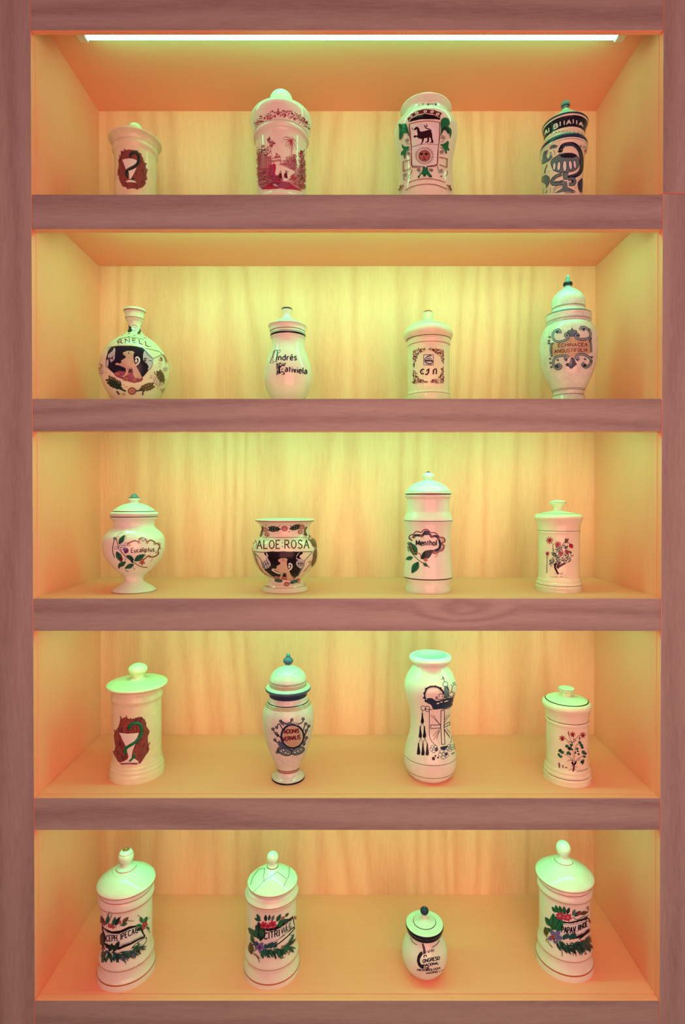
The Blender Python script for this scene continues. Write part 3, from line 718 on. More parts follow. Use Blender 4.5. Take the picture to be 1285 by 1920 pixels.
for x, y, r, t in ((350, 420, 50, 1), (240, 400, 40, 2), (430, 250, 40, .5)): a.line('ink', [(x, y + r), (x - r * .4, y), (x, y - r), (x + r * .4, y)], 11)
a.line('ink', [(270, 660), (230, 760), (210, 860)], 16); a.line('ink', [(150, 640), (230, 610), (340, 550)], 10); a.line('leaf', [(410, 330), (445, 380), (430, 440)], 9)
a.poly('slate', [(140, 960), (230, 900), (310, 950), (315, 1060), (250, 1190), (230, 1110), (150, 1060)]); a.line('ink', [(230, 895), (310, 945), (318, 1060), (245, 1200)], 10)
a.poly('navy', [(1060, 980), (1000, 1020), (960, 1120), (980, 1240), (1040, 1310), (1060, 1200)]); a.line('ink', [(1060, 985), (985, 1040), (960, 1130), (1000, 1260)], 12)
for x, y in ((290, 815), (320, 805), (300, 840), (895, 1175), (925, 1165), (910, 1195)): a.ell('ink', x, y, 7, 6)
a.line('ink', [(1060, 270), (1110, 240), (1150, 290), (1130, 350), (1100, 320)], 10); a.line('olive', [(1140, 330), (1150, 400), (1130, 480)], 22)
a.line('leaf', [(1010, 215), (1040, 260)], 20); a.line('ink', [(240, 1320), (275, 1250)], 12, False); a.line('ink', [(170, 1320), (190, 1200)], 8, False); a.line('ink', [(335, 1310), (345, 1190)], 8, False)
a.done()

# ======================= second shelf =======================
def lion(a, X, Y, k, face='tan'):
    """seated lion facing left; X, Y map lion units to the crop"""
    T = lambda P: [(X + x * k, Y + y * k) for x, y in P]
    a.poly('skin', T([(40, 15), (75, 0), (170, 0), (205, 25), (190, 50), (185, 110), (200, 190), (240, 270), (300, 380), (330, 440), (300, 470), (215, 460), (185, 400), (160, 300), (110, 310), (85, 400), (30, 440), (-10, 430), (40, 400), (60, 340), (55, 290), (0, 265), (-60, 240), (-110, 235), (-120, 215), (-85, 200), (-40, 215), (-15, 190), (-20, 160), (50, 120), (65, 95), (30, 75), (10, 50), (15, 25)]), False)
    a.poly('black', T([(95, 25), (118, 30), (115, 52), (98, 45)]), False); a.line('black', T([(30, 70), (55, 62)]), 7 * k)
    a.line('snow', T([(225, 240), (262, 215), (285, 175), (280, 125), (245, 105), (220, 130)]), 26 * k); a.poly('snow', T([(215, 155), (245, 140), (250, 180), (225, 200)]))
    a.line('brown', T([(95, 300), (150, 290), (180, 330)]), 8 * k)
# --- round bottle with lion
j = Jar(1, 170, 565, 8.031, 672, 'ceramic_bottle', 'round long-necked bottle painted with a seated lion on black, below the letters RNELL', 'bottle', GLION, 300, depth=.125, glaze='faience')
b = j.lathe('body', [(120, 150, 's'), (126, 166), (142, 170), (165, 164), (190, 147), (262, 142), (285, 136), (318, 110), (350, 103), (400, 101), (440, 108), (480, 128), (520, 172), (560, 235), (620, 322), (700, 405), (780, 462), (870, 506), (960, 528), (1050, 534), (1140, 524), (1240, 492), (1350, 438), (1450, 378), (1540, 322), (1622, 295)], base=True, inner=[(124, 138), (260, 120), (320, 92), (480, 95), (600, 200), (760, 420), (1050, 500), (1400, 380), (1560, 290)], bands=[(158, 172, 'rose'), (268, 278, 'rose')])
a = Art(j, 'painted_lion_panel', (180, 620), 8.862)
a.poly('ink', [(225, 300), (340, 262), (480, 258), (640, 265), (790, 300), (880, 400), (940, 480), (935, 560), (880, 650), (790, 760), (640, 870), (420, 770), (310, 720), (190, 610), (165, 540), (175, 440)])
for P, in (([(200, 400), (270, 340), (300, 285), (325, 310), (320, 400), (310, 480), (250, 530), (235, 500), (205, 460)],), ([(165, 520), (200, 470), (215, 520), (200, 610), (165, 590)],), ([(780, 400), (810, 330), (860, 370), (940, 450), (945, 540), (900, 640), (855, 645), (870, 590), (790, 500)],)):
    a.poly('pale_blue', P); a.line('ink', P, 7, closed=True)
a.text('ink', 'H', (225, 495), (275, 480), 50, 12, True); a.text('ink', 'E', (810, 540), (850, 550), 80, 13, True)
a.line('ink', [(880, 500), (930, 500)], 12); a.line('ink', [(820, 340), (860, 400), (930, 460)], 8)
a.poly('mauve', [(310, 720), (370, 670), (470, 680), (600, 700), (740, 750), (780, 800), (740, 850), (600, 860), (480, 820), (350, 770)])
for x, y in ((360, 720), (520, 720), (640, 820), (500, 800)): a.ell('rose', x, y, 50, 32); a.ell('maroon', x, y, 52, 34, ring=6)
lion(a, 440, 340, .98)
a.done()
a = Art(j, 'inscription', (180, 620), 8.862)
a.text('brown', 'RNELL', (375, 228), (880, 268), 66, 11, True, bend=48, gap=3.2, slant=-.08)
a.ell('brown', 908, 265, 8); a.line('brown', [(345, 180), (360, 195)], 9)
a.line('brown', [(190, 285), (330, 258), (480, 252), (640, 262), (780, 290), (930, 318), (1060, 350)], 8)
a.line('brown', [(385, 140), (520, 112), (660, 118), (800, 150)], 7); a.line('brown', [(945, 470), (1080, 405)], 9, False); a.line('brown', [(1075, 355), (1085, 395)], 8)
a.done()
a = Art(j, 'painted_garland', (180, 620), 8.862)
def oak(a, x, y, l, ang, c='dark_green'):
    t = math.radians(ang); ca, sa = cos(t), -sin(t)
    a.line(c, [(x, y), (x + l * ca, y + l * sa)], l * .13)
    for k in range(5):
        q = .15 + k * .19
        for s in (-1, 1):
            u = t + s * 1.0; px, py = x + l * q * ca, y + l * q * sa; r = l * (.36 - abs(k - 1.6) * .06)
            a.line(c, [(px, py), (px + r * .6 * cos(u), py - r * .6 * sin(u)), (px + r * cos(u - s * .3), py - r * sin(u - s * .3))], l * .12)
oak(a, 440, 970, 290, 143, 'olive'); oak(a, 420, 960, 230, 150, 'dark_green'); oak(a, 720, 980, 240, 18, 'olive'); oak(a, 1120, 880, 220, 112, 'olive')
a.line('dark_green', [(380, 950), (500, 1005)], 26); a.line('dark_green', [(660, 1000), (780, 985)], 20); a.line('dark_green', [(350, 1000), (395, 1060)], 22); a.line('dark_green', [(790, 1000), (770, 1050), (790, 1060)], 18); a.line('dark_green', [(395, 830), (410, 880), (370, 930)], 22); a.line('brown', [(960, 675), (975, 720), (1010, 745)], 10)
a.ell('rose', 600, 1000, 62, 55); a.ell('maroon', 600, 1000, 64, 57, ring=8); a.ell('skin', 600, 1000, 30, 26, ring=7)
for x, y, r in ((985, 800, 34), (1000, 850, 34), (1045, 885, 36), (1085, 870, 26), (1150, 640, 30), (85, 690, 34)): a.ell('snow', x, y, r, r * .8); a.ell('rose', x, y, r, r * .8, ring=8); a.ell('rose', x, y, r * .4)
for P in ([(1030, 480), (1060, 510), (1090, 505)], [(1035, 540), (1060, 560), (1080, 550)], [(1040, 590), (1070, 600)], [(900, 750), (940, 755)], [(880, 790), (930, 775)], [(1060, 960), (1090, 1000), (1130, 950), (1100, 1030)], [(1020, 940), (1010, 970)], [(480, 935), (530, 925)], [(450, 910), (480, 890)], [(430, 1040), (480, 1075)], [(460, 1030), (500, 1060)], [(160, 700), (170, 690)]): a.line('rose', P, 8)
for P in ([(1090, 400), (1130, 430), (1170, 530), (1150, 480)], [(1060, 440), (1090, 500), (1080, 450)], [(75, 560), (105, 570), (100, 620)], [(60, 620), (90, 640)]): a.line('rust', P, 16)
a.done()
a = Art(j, 'neck_flower', base=.0001)
a.poly('dark_green', [(560, 320), (590, 370), (640, 410), (610, 460), (560, 465), (555, 390)]); a.poly('olive', [(760, 360), (775, 430), (740, 490), (700, 480), (740, 420)])
a.ell('snow', 660, 405, 44, 44); a.ell('rose', 660, 405, 44, 44, ring=9); a.line('rose', [(640, 400), (670, 390), (680, 420), (650, 430)], 8)
a.line('brown', [(760, 360), (765, 410), (800, 480)], 9)
for P in ([(560, 490), (600, 485)], [(560, 530), (590, 540)], [(640, 520), (680, 510)], [(700, 490), (760, 500)], [(800, 545), (840, 560)], [(470, 525), (480, 515)]): a.line('rust', P, 9)
a.done()
# --- pear-shaped jar with blackletter
j = Jar(1, 480, 565, 9.885, 600, 'apothecary_jar.002', 'white pear-shaped jar with blackletter writing and a black collar, second shelf', 'jar', None, 300, depth=.12, glaze='white')
b = j.lathe('body', [(572, 300), (590, 322), (615, 329), (660, 328), (690, 322), (720, 305), (780, 300), (850, 306), (930, 326), (1020, 360), (1150, 405), (1280, 436), (1400, 447), (1500, 440), (1600, 415), (1700, 375), (1790, 325), (1840, 296), (1870, 290), (1997, 300)], base=True, bands=[(618, 628, 'black'), (640, 676, 'ink'), (1862, 1915, 'ink')])
l = j.lathe('lid', [(262, 62, -20), (285, 72, -20), (320, 110, -20), (370, 185, -18), (430, 290, -16), (462, 345, -15), (480, 355, -15), (498, 345, -14), (520, 334, -12), (570, 332, -8)], bands=[(404, 410, 'rust'), (474, 484, 'rose')])
j.lathe('knob', [(112, 10, -22), (120, 60, -22), (138, 96, -22), (160, 106, -22), (180, 96, -22), (215, 74, -21), (245, 58, -20), (270, 62, -20)], parent=l, bands=[(132, 165, 'ink')])
a = Art(j, 'inscription', (500, 640), 14.278)
def black(a, txt, p0, p1, h, w): a.text('ink', txt, p0, p1, h, w, gap=1.5); a.text('navy', txt, (p0[0] + w * .35, p0[1]), (p1[0] + w * .35, p1[1]), h, w * .6, gap=1.5)
black(a, 'ndrés', (320, 508), (800, 505), 148, 25)
a.line('black', [(255, 500), (285, 400), (290, 240)], 30, False); a.line('black', [(230, 540), (290, 500)], 16)
a.line('maroon', [(190, 300), (240, 240), (340, 235), (365, 230), (350, 300), (300, 300)], 13); a.line('brown', [(90, 570), (130, 480), (160, 400), (190, 280), (230, 240)], 14); a.line('brown', [(95, 580), (190, 570), (180, 520)], 12); a.line('ink', [(290, 550), (250, 560), (230, 520)], 12); a.line('rust', [(150, 440), (200, 400), (180, 330)], 12)
a.dabs(['brown', 'rust', 'olive'], [(110, 560), (170, 380), (230, 260), (250, 300), (200, 440), (190, 560)], 26, 26, 3, w=.35)
black(a, 'ativiela', (500, 812), (1075, 876), 150, 25)
a.line('black', [(345, 640), (345, 870)], 42, False); a.line('ink', [(480, 660), (420, 640), (370, 700)], 32); a.line('ink', [(350, 860), (430, 810), (490, 870)], 26); a.line('ink', [(400, 780), (430, 740), (450, 720)], 18)
a.dabs(['ink', 'black', 'olive'], [(275, 590), (510, 590), (500, 680), (440, 620), (300, 640), (300, 900), (500, 900), (490, 850), (440, 890), (275, 910)], 90, 28, 4, w=.4)
a.dabs(['ink', 'navy'], [(275, 620), (330, 620), (330, 900), (275, 900)], 50, 28, 5, w=.4)
a.done()
# --- straight jar CFN
j = Jar(1, 740, 570, 9.885, 632, 'apothecary_jar.003', 'cream cylindrical jar with a square ornamental frame lettered CFN', 'jar', None, 408, depth=.12, glaze='cream')
b = j.lathe('body', [(690, 400), (715, 404), (755, 402), (792, 398), (808, 391), (1000, 390), (1620, 391), (1665, 396), (1700, 405), (1740, 409), (1947, 409)], base=True, bands=[(794, 803, 'rust'), (1700, 1709, 'rust'), (1830, 1842, 'brown')])
l = j.lathe('lid', [(310, 92, -14), (332, 130, -14), (362, 220, -14), (410, 330, -13), (465, 405, -12), (535, 450, -12), (588, 460, -12), (630, 448, -10), (668, 425, -8), (690, 407, -4)], bands=[(446, 452, 'olive'), (680, 689, 'brown')])
j.lathe('knob', [(118, 8, -14), (128, 55, -14), (155, 88, -14), (190, 102, -14), (230, 100, -14), (265, 90, -14), (316, 92, -14)], parent=l, bands=[(118, 172, 'gold')])
a = Art(j, 'ornamental_frame', (765, 640), 16.06)
for P, seed in (([(170, 300), (350, 240), (545, 235), (480, 300), (350, 350), (280, 440), (220, 600), (190, 800), (175, 500)], 1), ([(610, 235), (760, 235), (1070, 260), (1075, 690), (1010, 560), (1000, 470), (900, 390), (780, 300)], 2), ([(175, 870), (235, 920), (240, 1060), (340, 1150), (480, 1200), (625, 1225), (500, 1250), (330, 1245), (180, 1280)], 3), ([(1060, 760), (1065, 1260), (900, 1260), (690, 1245), (750, 1170), (900, 1150), (960, 1070), (1020, 960)], 4)):
    a.dabs(['brown', 'rust', 'maroon', 'brown'], P, 70, 60, seed, w=.26)
    a.line('brown', P, 12, False, closed=True)
a.line('brown', [(182, 280), (180, 800)], 9, False); a.line('brown', [(182, 870), (182, 1280)], 9, False); a.line('brown', [(1072, 260), (1072, 690)], 9, False); a.line('brown', [(1062, 760), (1062, 1270)], 9, False)
a.done()
a = Art(j, 'emblem_and_letters', (765, 640), 16.06)
a.poly('snow', [(485, 405), (765, 405), (765, 712), (485, 712)], False)
a.line('ink', [(480, 405), (768, 405), (768, 712), (480, 712)], 18, False, closed=True)
for P, wd in (([(720, 440), (640, 430), (540, 500), (520, 560), (600, 580), (740, 575)], 26), ([(560, 520), (720, 530)], 22), ([(500, 600), (600, 660), (720, 660), (740, 610), (690, 600)], 26), ([(500, 560), (560, 600), (760, 590)], 20), ([(600, 470), (690, 480)], 18), ([(520, 630), (560, 680), (720, 700)], 14)): a.line('ink', P, wd)
a.line('maroon', [(560, 560), (660, 555)], 12, False)
a.line('black', [(495, 850), (440, 845), (385, 900), (400, 960), (440, 985), (490, 965)], 34); a.line('black', [(440, 850), (430, 900), (440, 950)], 14)
a.line('black', [(560, 905), (600, 850), (665, 830)], 30); a.line('black', [(625, 850), (620, 940), (570, 1000), (525, 990)], 42); a.line('black', [(590, 920), (665, 890)], 16)
a.line('black', [(775, 850), (765, 985)], 42, False); a.line('black', [(735, 985), (785, 985)], 18, False); a.line('black', [(760, 900), (820, 835), (860, 860), (850, 985)], 34); a.line('black', [(840, 985), (880, 975)], 16, False)
a.done()
# --- crackled ginger jar, Echinacea
j = Jar(1, 1000, 510, 7.836, 512, 'apothecary_jar.004', 'crackled lidded jar with tall finial and a scrolled frame lettered ECHINACEA ANGUSTIFOLIA', 'jar', GCR, 290, depth=.12, glaze='bone')
b = j.lathe('body', [(784, 322), (800, 340), (830, 366), (885, 396), (980, 422), (1080, 431), (1180, 430), (1300, 418), (1420, 392), (1530, 352), (1640, 300), (1720, 258), (1770, 236), (1810, 230), (1860, 248), (1940, 285), (2014, 292)], base=True, bands=[(1742, 1748, 'ink'), (1760, 1766, 'ink'), (1822, 1830, 'ink')])
l = j.lathe('lid', [(232, 54, -12), (250, 80, -11), (290, 145, -10), (340, 200, -8), (400, 240, -6), (470, 252, -5), (540, 248, -4), (592, 244, -3), (612, 262, -3), (632, 320, -3), (646, 341, -3), (664, 343, -3), (700, 338, -3), (774, 334, -2), (784, 326, -2)], bands=[(538, 545, 'ink'), (552, 558, 'ink'), (628, 652, 'slate'), (652, 658, 'ink'), (742, 748, 'ink'), (756, 761, 'ink')])
j.lathe('finial', [(42, 5, -14), (55, 20, -14), (90, 26, -13), (125, 34, -13), (145, 50, -13), (165, 69, -12), (190, 72, -12), (212, 58, -12), (224, 44, -12), (234, 52, -12)], parent=l, mat='slate', bands=[(42, 70, 'pale_blue'), (160, 208, 'ink'), (220, 236, 'bone')])
a = Art(j, 'scrolled_cartouche', (1020, 595), 12.85)
a.poly('tan', [(210, 620), (360, 590), (560, 540), (660, 480), (760, 520), (900, 570), (1090, 560), (1150, 640), (1140, 860), (1060, 890), (900, 880), (760, 940), (680, 1000), (560, 930), (420, 910), (250, 960), (200, 880)], False)
a.line('rose', [(205, 620), (205, 900)], 24, False); a.line('rose', [(860, 565), (1070, 560)], 12)
def scroll(a, P, w, c='slate'): a.line('ink', P, w * 1.5 + 20); a.line(c, P, w * 1.5); a.line('pale_blue', P, w * .35)
scroll(a, [(410, 390), (380, 310), (300, 310), (235, 380), (220, 480), (260, 560), (380, 590), (520, 550), (600, 490), (590, 410), (530, 400), (520, 450), (560, 470)], 26)
scroll(a, [(880, 310), (900, 250), (970, 240), (1060, 290), (1120, 380), (1110, 480), (1020, 520), (900, 530), (800, 510), (760, 450), (790, 410), (840, 430), (820, 470)], 28)
scroll(a, [(1090, 480), (1120, 580), (1140, 700), (1140, 850)], 18); scroll(a, [(180, 620), (170, 760), (180, 900)], 18)
scroll(a, [(570, 1030), (530, 1020), (520, 980), (580, 960), (560, 930), (440, 930), (300, 960), (240, 1040), (240, 1150), (300, 1230), (380, 1240), (420, 1180), (360, 1130), (300, 1170)], 26)
scroll(a, [(790, 1030), (830, 1010), (810, 980), (770, 990), (800, 920), (900, 890), (1020, 920), (1120, 1000), (1130, 1100), (1060, 1190), (980, 1200), (930, 1140), (980, 1100)], 28)
for x, y, r in ((320, 1180, 50), (985, 1160, 46), (545, 1020, 26), (800, 1020, 26), (550, 435, 24), (815, 440, 28), (330, 360, 36), (960, 300, 34)): a.ell('navy', x, y, r, r * .9)
for x, y in ((345, 360), (980, 310), (330, 1170), (545, 435)): a.ell('slate', x, y, 14, 12)
a.poly('slate', [(560, 370), (600, 320), (650, 320), (680, 262), (715, 315), (780, 320), (800, 370), (750, 400), (720, 460), (640, 460), (620, 390)]); a.line('ink', [(560, 370), (600, 320), (650, 320), (680, 262), (715, 315), (780, 320), (800, 370), (750, 400), (720, 460), (640, 460), (620, 390)], 11, closed=True); a.line('ink', [(680, 300), (680, 450)], 8); a.ell('violet', 710, 375, 24, 38)
a.poly('navy', [(660, 985), (720, 990), (760, 1080), (790, 1130), (730, 1180), (660, 1235), (600, 1180), (540, 1160), (560, 1110), (620, 1100)]); a.line('ink', [(660, 985), (720, 990), (760, 1080), (790, 1130), (730, 1180), (660, 1235), (600, 1180), (540, 1160), (560, 1110), (620, 1100)], 11, closed=True); a.poly('slate', [(645, 1020), (675, 1020), (680, 1130), (640, 1170), (610, 1130)])
for x, y in ((150, 480), (135, 570), (130, 630), (220, 630), (1110, 570), (1130, 520), (200, 930), (160, 1000), (1150, 960), (1140, 1060), (170, 1100), (190, 1200), (1090, 300), (990, 1010), (340, 1030)): a.ell('ink', x, y, 30, 24); a.ell('slate', x, y, 19, 14)
a.done()
a = Art(j, 'inscription', (1020, 595), 12.85, base=.0004)
a.text('maroon', 'ECHINACEA', (350, 722), (1050, 700), 78, 13, gap=1.6, bend=10); a.text('maroon', 'ANGUSTIFOLIA', (262, 868), (1050, 828), 80, 13, gap=1.5, bend=12)
for x, y in ((650, 578), (735, 720), (985, 715)): a.ell('brown', x, y, 9)
a.done()

# ======================= third shelf =======================
j = Jar(2, 180, 920, 8.567, 612, 'pedestal_jar', 'white urn on a pedestal foot painted with leaves and the word Eucaliptus', 'jar', None, 372, front=1664)
b = j.lathe('body', [(396, 372), (408, 383), (432, 384), (450, 372), (470, 350), (500, 333), (540, 330), (580, 346), (625, 392), (680, 452), (735, 490), (790, 504), (850, 507), (930, 503), (1010, 484), (1100, 440), (1190, 370), (1270, 290), (1330, 215), (1370, 170), (1405, 152), (1435, 152), (1465, 182), (1510, 252), (1555, 325), (1590, 364), (1612, 373), (1640, 370)], base=True, bands=[(410, 424, 'ink'), (1596, 1606, 'ink')])
l = j.lathe('lid', [(188, 62, 4), (200, 100, 4), (225, 190, 4), (270, 280, 4), (310, 335, 4), (342, 362, 4), (352, 390, 4), (366, 401, 4), (380, 398, 4), (396, 376, 2)], bands=[(326, 338, 'brown')])
j.lathe('finial', [(44, 8, 6), (58, 32, 6), (80, 52, 6), (105, 72, 6), (116, 96, 6), (130, 102, 6), (148, 90, 6), (165, 68, 5), (192, 66, 4)], parent=l, bands=[(44, 112, 'slate'), (112, 122, 'ink')])
a = Art(j, 'painted_cartouche')
fr = [(500, 850), (560, 820), (620, 800), (690, 820), (690, 780), (740, 755), (800, 780), (820, 820), (880, 790), (940, 820), (960, 850), (1000, 850), (1030, 900), (1000, 960), (1010, 1010), (950, 1060), (880, 1070), (840, 1050), (800, 1090), (740, 1120)]
a.line('rust', fr, 12); a.line('brown', [(x * .96 + 32, y * .93 + 66) for x, y in fr], 8)
for x, y, r in ((530, 865, 26), (690, 830, 24), (820, 830, 24), (940, 850, 22), (1010, 850, 30), (1020, 920, 26), (860, 1050, 26), (970, 990, 22)): a.spiral('rust', x, y, r, 1.2, 8, 0, 1)
a.ell('pale_blue', 755, 785, 34, 26); a.ell('rust', 755, 785, 36, 28, ring=7)
a.flower('rose', 740, 1150, 48, 5, 'rust'); a.line('rust', [(880, 1140), (915, 1085)], 6)
a.text('brown', 'Eucaliptus', (565, 993), (935, 976), 66, 10, gap=1.5, slant=.04)
a.done()
a = Art(j, 'painted_branch')
a.line('olive', [(330, 770), (350, 860), (375, 940), (480, 1060), (620, 1160), (720, 1220), (830, 1235)], 13); a.line('leaf', [(300, 780), (275, 880), (270, 980), (300, 1080)], 13)
a.line('brown', [(340, 730), (380, 690), (420, 670)], 5); a.line('brown', [(330, 750), (380, 735)], 5); a.ell('slate', 305, 770, 26, 20); a.ell('brown', 305, 770, 27, 21, ring=5)
for x, y, l_, an, c in ((370, 860, 170, 58, 'leaf'), (330, 980, 190, -62, 'leaf'), (490, 1040, 140, -30, 'leaf'), (615, 1130, 200, 32, 'leaf'), (610, 1180, 160, 205, 'leaf'), (480, 1140, 150, 215, 'leaf'), (560, 1060, 110, -75, 'dark_green'), (400, 1150, 110, 250, 'leaf')): a.leaf(c, x, y, l_, an, .24, 'dark_green')
for P in ([(440, 725), (480, 730), (480, 770)], [(470, 1250), (490, 1290), (530, 1295)], [(370, 1200), (370, 1255)], [(600, 1230), (630, 1270)], [(760, 1030), (800, 1040), (780, 1070)]): a.line('leaf', P, 8)
for x, y in ((400, 890), (440, 900), (485, 860), (325, 920), (420, 930)): a.ell('snow', x, y, 24, 20); a.ell('purple', x, y, 25, 21, ring=7)
for x, y, l_, an, c in ((470, 1010, 90, 70, 'maroon'), (500, 1000, 80, 95, 'purple'), (400, 1130, 70, 80, 'maroon'), (440, 960, 60, 30, 'violet')): a.leaf(c, x, y, l_, an, .4)
a.ell('pale_blue', 375, 945, 16); a.ell('pale_blue', 470, 1105, 16)
a.done()
# --- Aloe Rosa pot
j = Jar(2, 460, 955, 8.567, 642, 'ceramic_pot', 'open round faience pot lettered ALOE ROSA over a lion on a black panel', 'pot', GLION, 374, front=1356, glaze='faience')
b = j.lathe('body', [(158, 478, 's'), (166, 484), (180, 480), (200, 455), (240, 418), (290, 400), (340, 394), (400, 396), (450, 420), (475, 462), (530, 502), (600, 524), (660, 531), (730, 526), (800, 508), (880, 472), (960, 418), (1030, 350), (1080, 290), (1115, 262), (1150, 276), (1190, 315), (1230, 345), (1265, 360), (1310, 374)], base=True, inner=[(162, 466), (240, 400), (340, 378), (400, 380), (480, 440), (660, 510), (900, 440), (1060, 280), (1120, 120)], bands=[(176, 190, 'rose'), (1214, 1220, 'rust'), (1290, 1300, 'rose')])
a = Art(j, 'painted_lion_panel')
a.poly('black', [(330, 685), (900, 685), (870, 760), (950, 850), (900, 960), (830, 1080), (700, 1140), (480, 1100), (330, 990), (270, 880), (370, 800)])
a.line('ink', [(135, 680), (250, 690), (640, 690), (1080, 680)], 10, False)
for P in ([(270, 850), (320, 820), (370, 800), (410, 900), (330, 960), (290, 930)], [(820, 890), (840, 820), (940, 830), (930, 900), (890, 950)], [(330, 690), (370, 740), (350, 800), (330, 790), (340, 740)], [(880, 690), (825, 740), (840, 790), (940, 810), (950, 880), (880, 1010), (855, 1040), (930, 890), (900, 830), (815, 790)]): a.poly('pale_blue', P)
for P in ([(280, 850), (330, 960)], [(310, 830), (360, 940)], [(340, 810), (390, 920)], [(300, 900), (380, 860)], [(850, 840), (860, 910)], [(880, 840), (890, 920)], [(910, 840), (915, 910)], [(840, 870), (930, 870)]): a.line('black', P, 9, False)
a.poly('rose', [(470, 1070), (600, 1080), (760, 1080), (800, 1110), (700, 1140), (540, 1120)])
lion(a, 520, 785, .80)
a.line('snow', [(430, 970), (500, 1010), (560, 1030)], 20)
a.line('olive', [(140, 690), (250, 800), (270, 870), (330, 990)], 9); a.line('olive', [(1075, 690), (950, 830), (940, 900), (840, 1080)], 9); a.line('rust', [(150, 700), (260, 980), (480, 1110)], 8)
a.done()
a = Art(j, 'inscription')
a.text('brown', 'ALOE:ROSA', (192, 632), (1022, 624), 128, 15, True, gap=1.7)
a.line('maroon', [(290, 452), (640, 456), (990, 450)], 7); a.line('brown', [(170, 610), (190, 550)], 10)
a.done()
a = Art(j, 'painted_garland')
for x, y, l_, an, s_ in ((570, 320, 185, 178, 'dark_green'), (710, 320, 170, 18, 'dark_green'), (610, 1160, 130, 168, 'leaf'), (710, 1190, 130, 20, 'leaf')): oak(a, x, y, l_, an, s_)
for x, y, r in ((632, 308, 46), (330, 325, 34), (905, 280, 40), (880, 360, 34), (355, 405, 34), (665, 1205, 40), (850, 1130, 24), (850, 1170, 20), (1040, 470, 34), (1050, 420, 26)): a.ell('rose', x, y, r, r * .9); a.ell('rust', x, y, r, r * .9, ring=7); a.ell('snow', x, y, r * .45, r * .4, ring=5)
a.line('olive', [(250, 440), (270, 370), (290, 310), (280, 270)], 24); a.line('olive', [(980, 280), (950, 340), (980, 430)], 26); a.line('dark_green', [(930, 390), (960, 420)], 16)
a.poly('olive', [(1050, 500), (1110, 480), (1140, 600), (1080, 590)]); a.poly('olive', [(1090, 700), (1140, 640), (1130, 830), (1060, 920), (1080, 800)])
a.line('rust', [(1030, 500), (1120, 620), (1100, 760), (1020, 900), (930, 1000)], 9); a.line('rust', [(1150, 600), (1090, 680)], 8); a.line('rust', [(140, 560), (160, 500), (190, 540)], 14); a.line('rust', [(120, 620), (140, 700), (200, 860), (300, 1000)], 7)
for P in ([(540, 270), (560, 245)], [(720, 250), (740, 275)], [(340, 260), (345, 230)], [(690, 370), (720, 350)], [(320, 1020), (340, 1040)], [(180, 790), (200, 820)], [(250, 960), (270, 950)], [(1000, 850), (1040, 830)], [(340, 1235), (400, 1245)], [(920, 1210), (980, 1205)]): a.line('rust', P, 9)
a.done()
# --- Menthol
j = Jar(2, 735, 875, 7.529, 513, 'albarello_jar.001', 'tall cream waisted jar with dark rings lettered Menthol, tallest on its shelf', 'jar', None, 318, front=1803)
b = j.lathe('body', [(394, 305), (404, 326), (424, 328), (440, 316), (460, 306), (560, 303), (640, 308), (680, 324), (730, 342), (757, 346), (770, 342), (800, 334), (900, 320), (1000, 315), (1120, 315), (1250, 322), (1400, 336), (1510, 346), (1545, 348), (1565, 340), (1590, 326), (1630, 312), (1665, 310), (1700, 314), (1735, 321), (1775, 318)], base=True, bands=[(755, 763, 'ink'), (1545, 1560, 'black'), (1766, 1774, 'rust')])
l = j.lathe('lid', [(190, 62), (198, 90), (215, 145), (250, 215), (290, 268), (335, 302), (352, 318), (362, 338), (376, 340), (388, 328), (394, 306)], bands=[(350, 355, 'leaf'), (384, 394, 'brown')])
j.lathe('finial', [(66, 6), (78, 26), (94, 40), (102, 74), (125, 90), (145, 86), (160, 60), (175, 52), (194, 66)], parent=l, bands=[(66, 84, 'ink')])
a = Art(j, 'painted_cartouche')
fr = [(290, 1050), (240, 1010), (260, 970), (300, 960), (340, 920), (420, 930), (440, 900), (500, 890), (550, 930), (620, 940), (680, 1000), (740, 1010), (750, 1060), (700, 1090), (740, 1120), (720, 1180), (670, 1200), (620, 1230), (570, 1220)]
a.line('navy', [(295, 1010), (330, 970), (430, 970), (480, 920), (540, 960), (560, 990), (620, 980), (660, 1020), (680, 1080), (680, 1130), (650, 1170), (580, 1195)], 34)
a.line('rose', fr, 15); a.line('maroon', [(x * .97 + 14, y * .97 + 22) for x, y in fr], 9)
a.ell('navy', 490, 935, 46, 34)
for x, y, r in ((255, 1010, 24), (310, 990, 26), (420, 975, 28), (560, 980, 28), (655, 1015, 22), (725, 1035, 30), (725, 1110, 24), (705, 1160, 24), (600, 1200, 22)): a.spiral('rose', x, y, r, 1.2, 9, 0, 1)
a.line('rose', [(270, 1100), (310, 1210), (400, 1230), (410, 1300)], 13); a.line('maroon', [(225, 1120), (240, 1200)], 10); a.line('rose', [(610, 1280), (650, 1240)], 7); a.flower('rose', 480, 1315, 30, 5)
a.text('ink', 'Menthol', (345, 1112), (632, 1112), 72, 13, gap=1.4)
a.done()
a = Art(j, 'painted_mint_sprig')
a.line('olive', [(235, 1130), (300, 1240), (390, 1330), (480, 1380), (535, 1430)], 11)
for x, y, l_, an, c in ((350, 1250, 205, 118, 'leaf'), (410, 1300, 210, 35, 'dark_green'), (300, 1280, 110, 195, 'leaf'), (375, 1345, 185, 240, 'leaf'), (440, 1360, 90, -35, 'leaf')): a.leaf(c, x, y, l_, an, .27, 'dark_green')
for x, y in ((245, 1085), (260, 1110)): a.ell('slate', x, y, 22, 16); a.ell('ink', x, y, 23, 17, ring=6)
a.done()
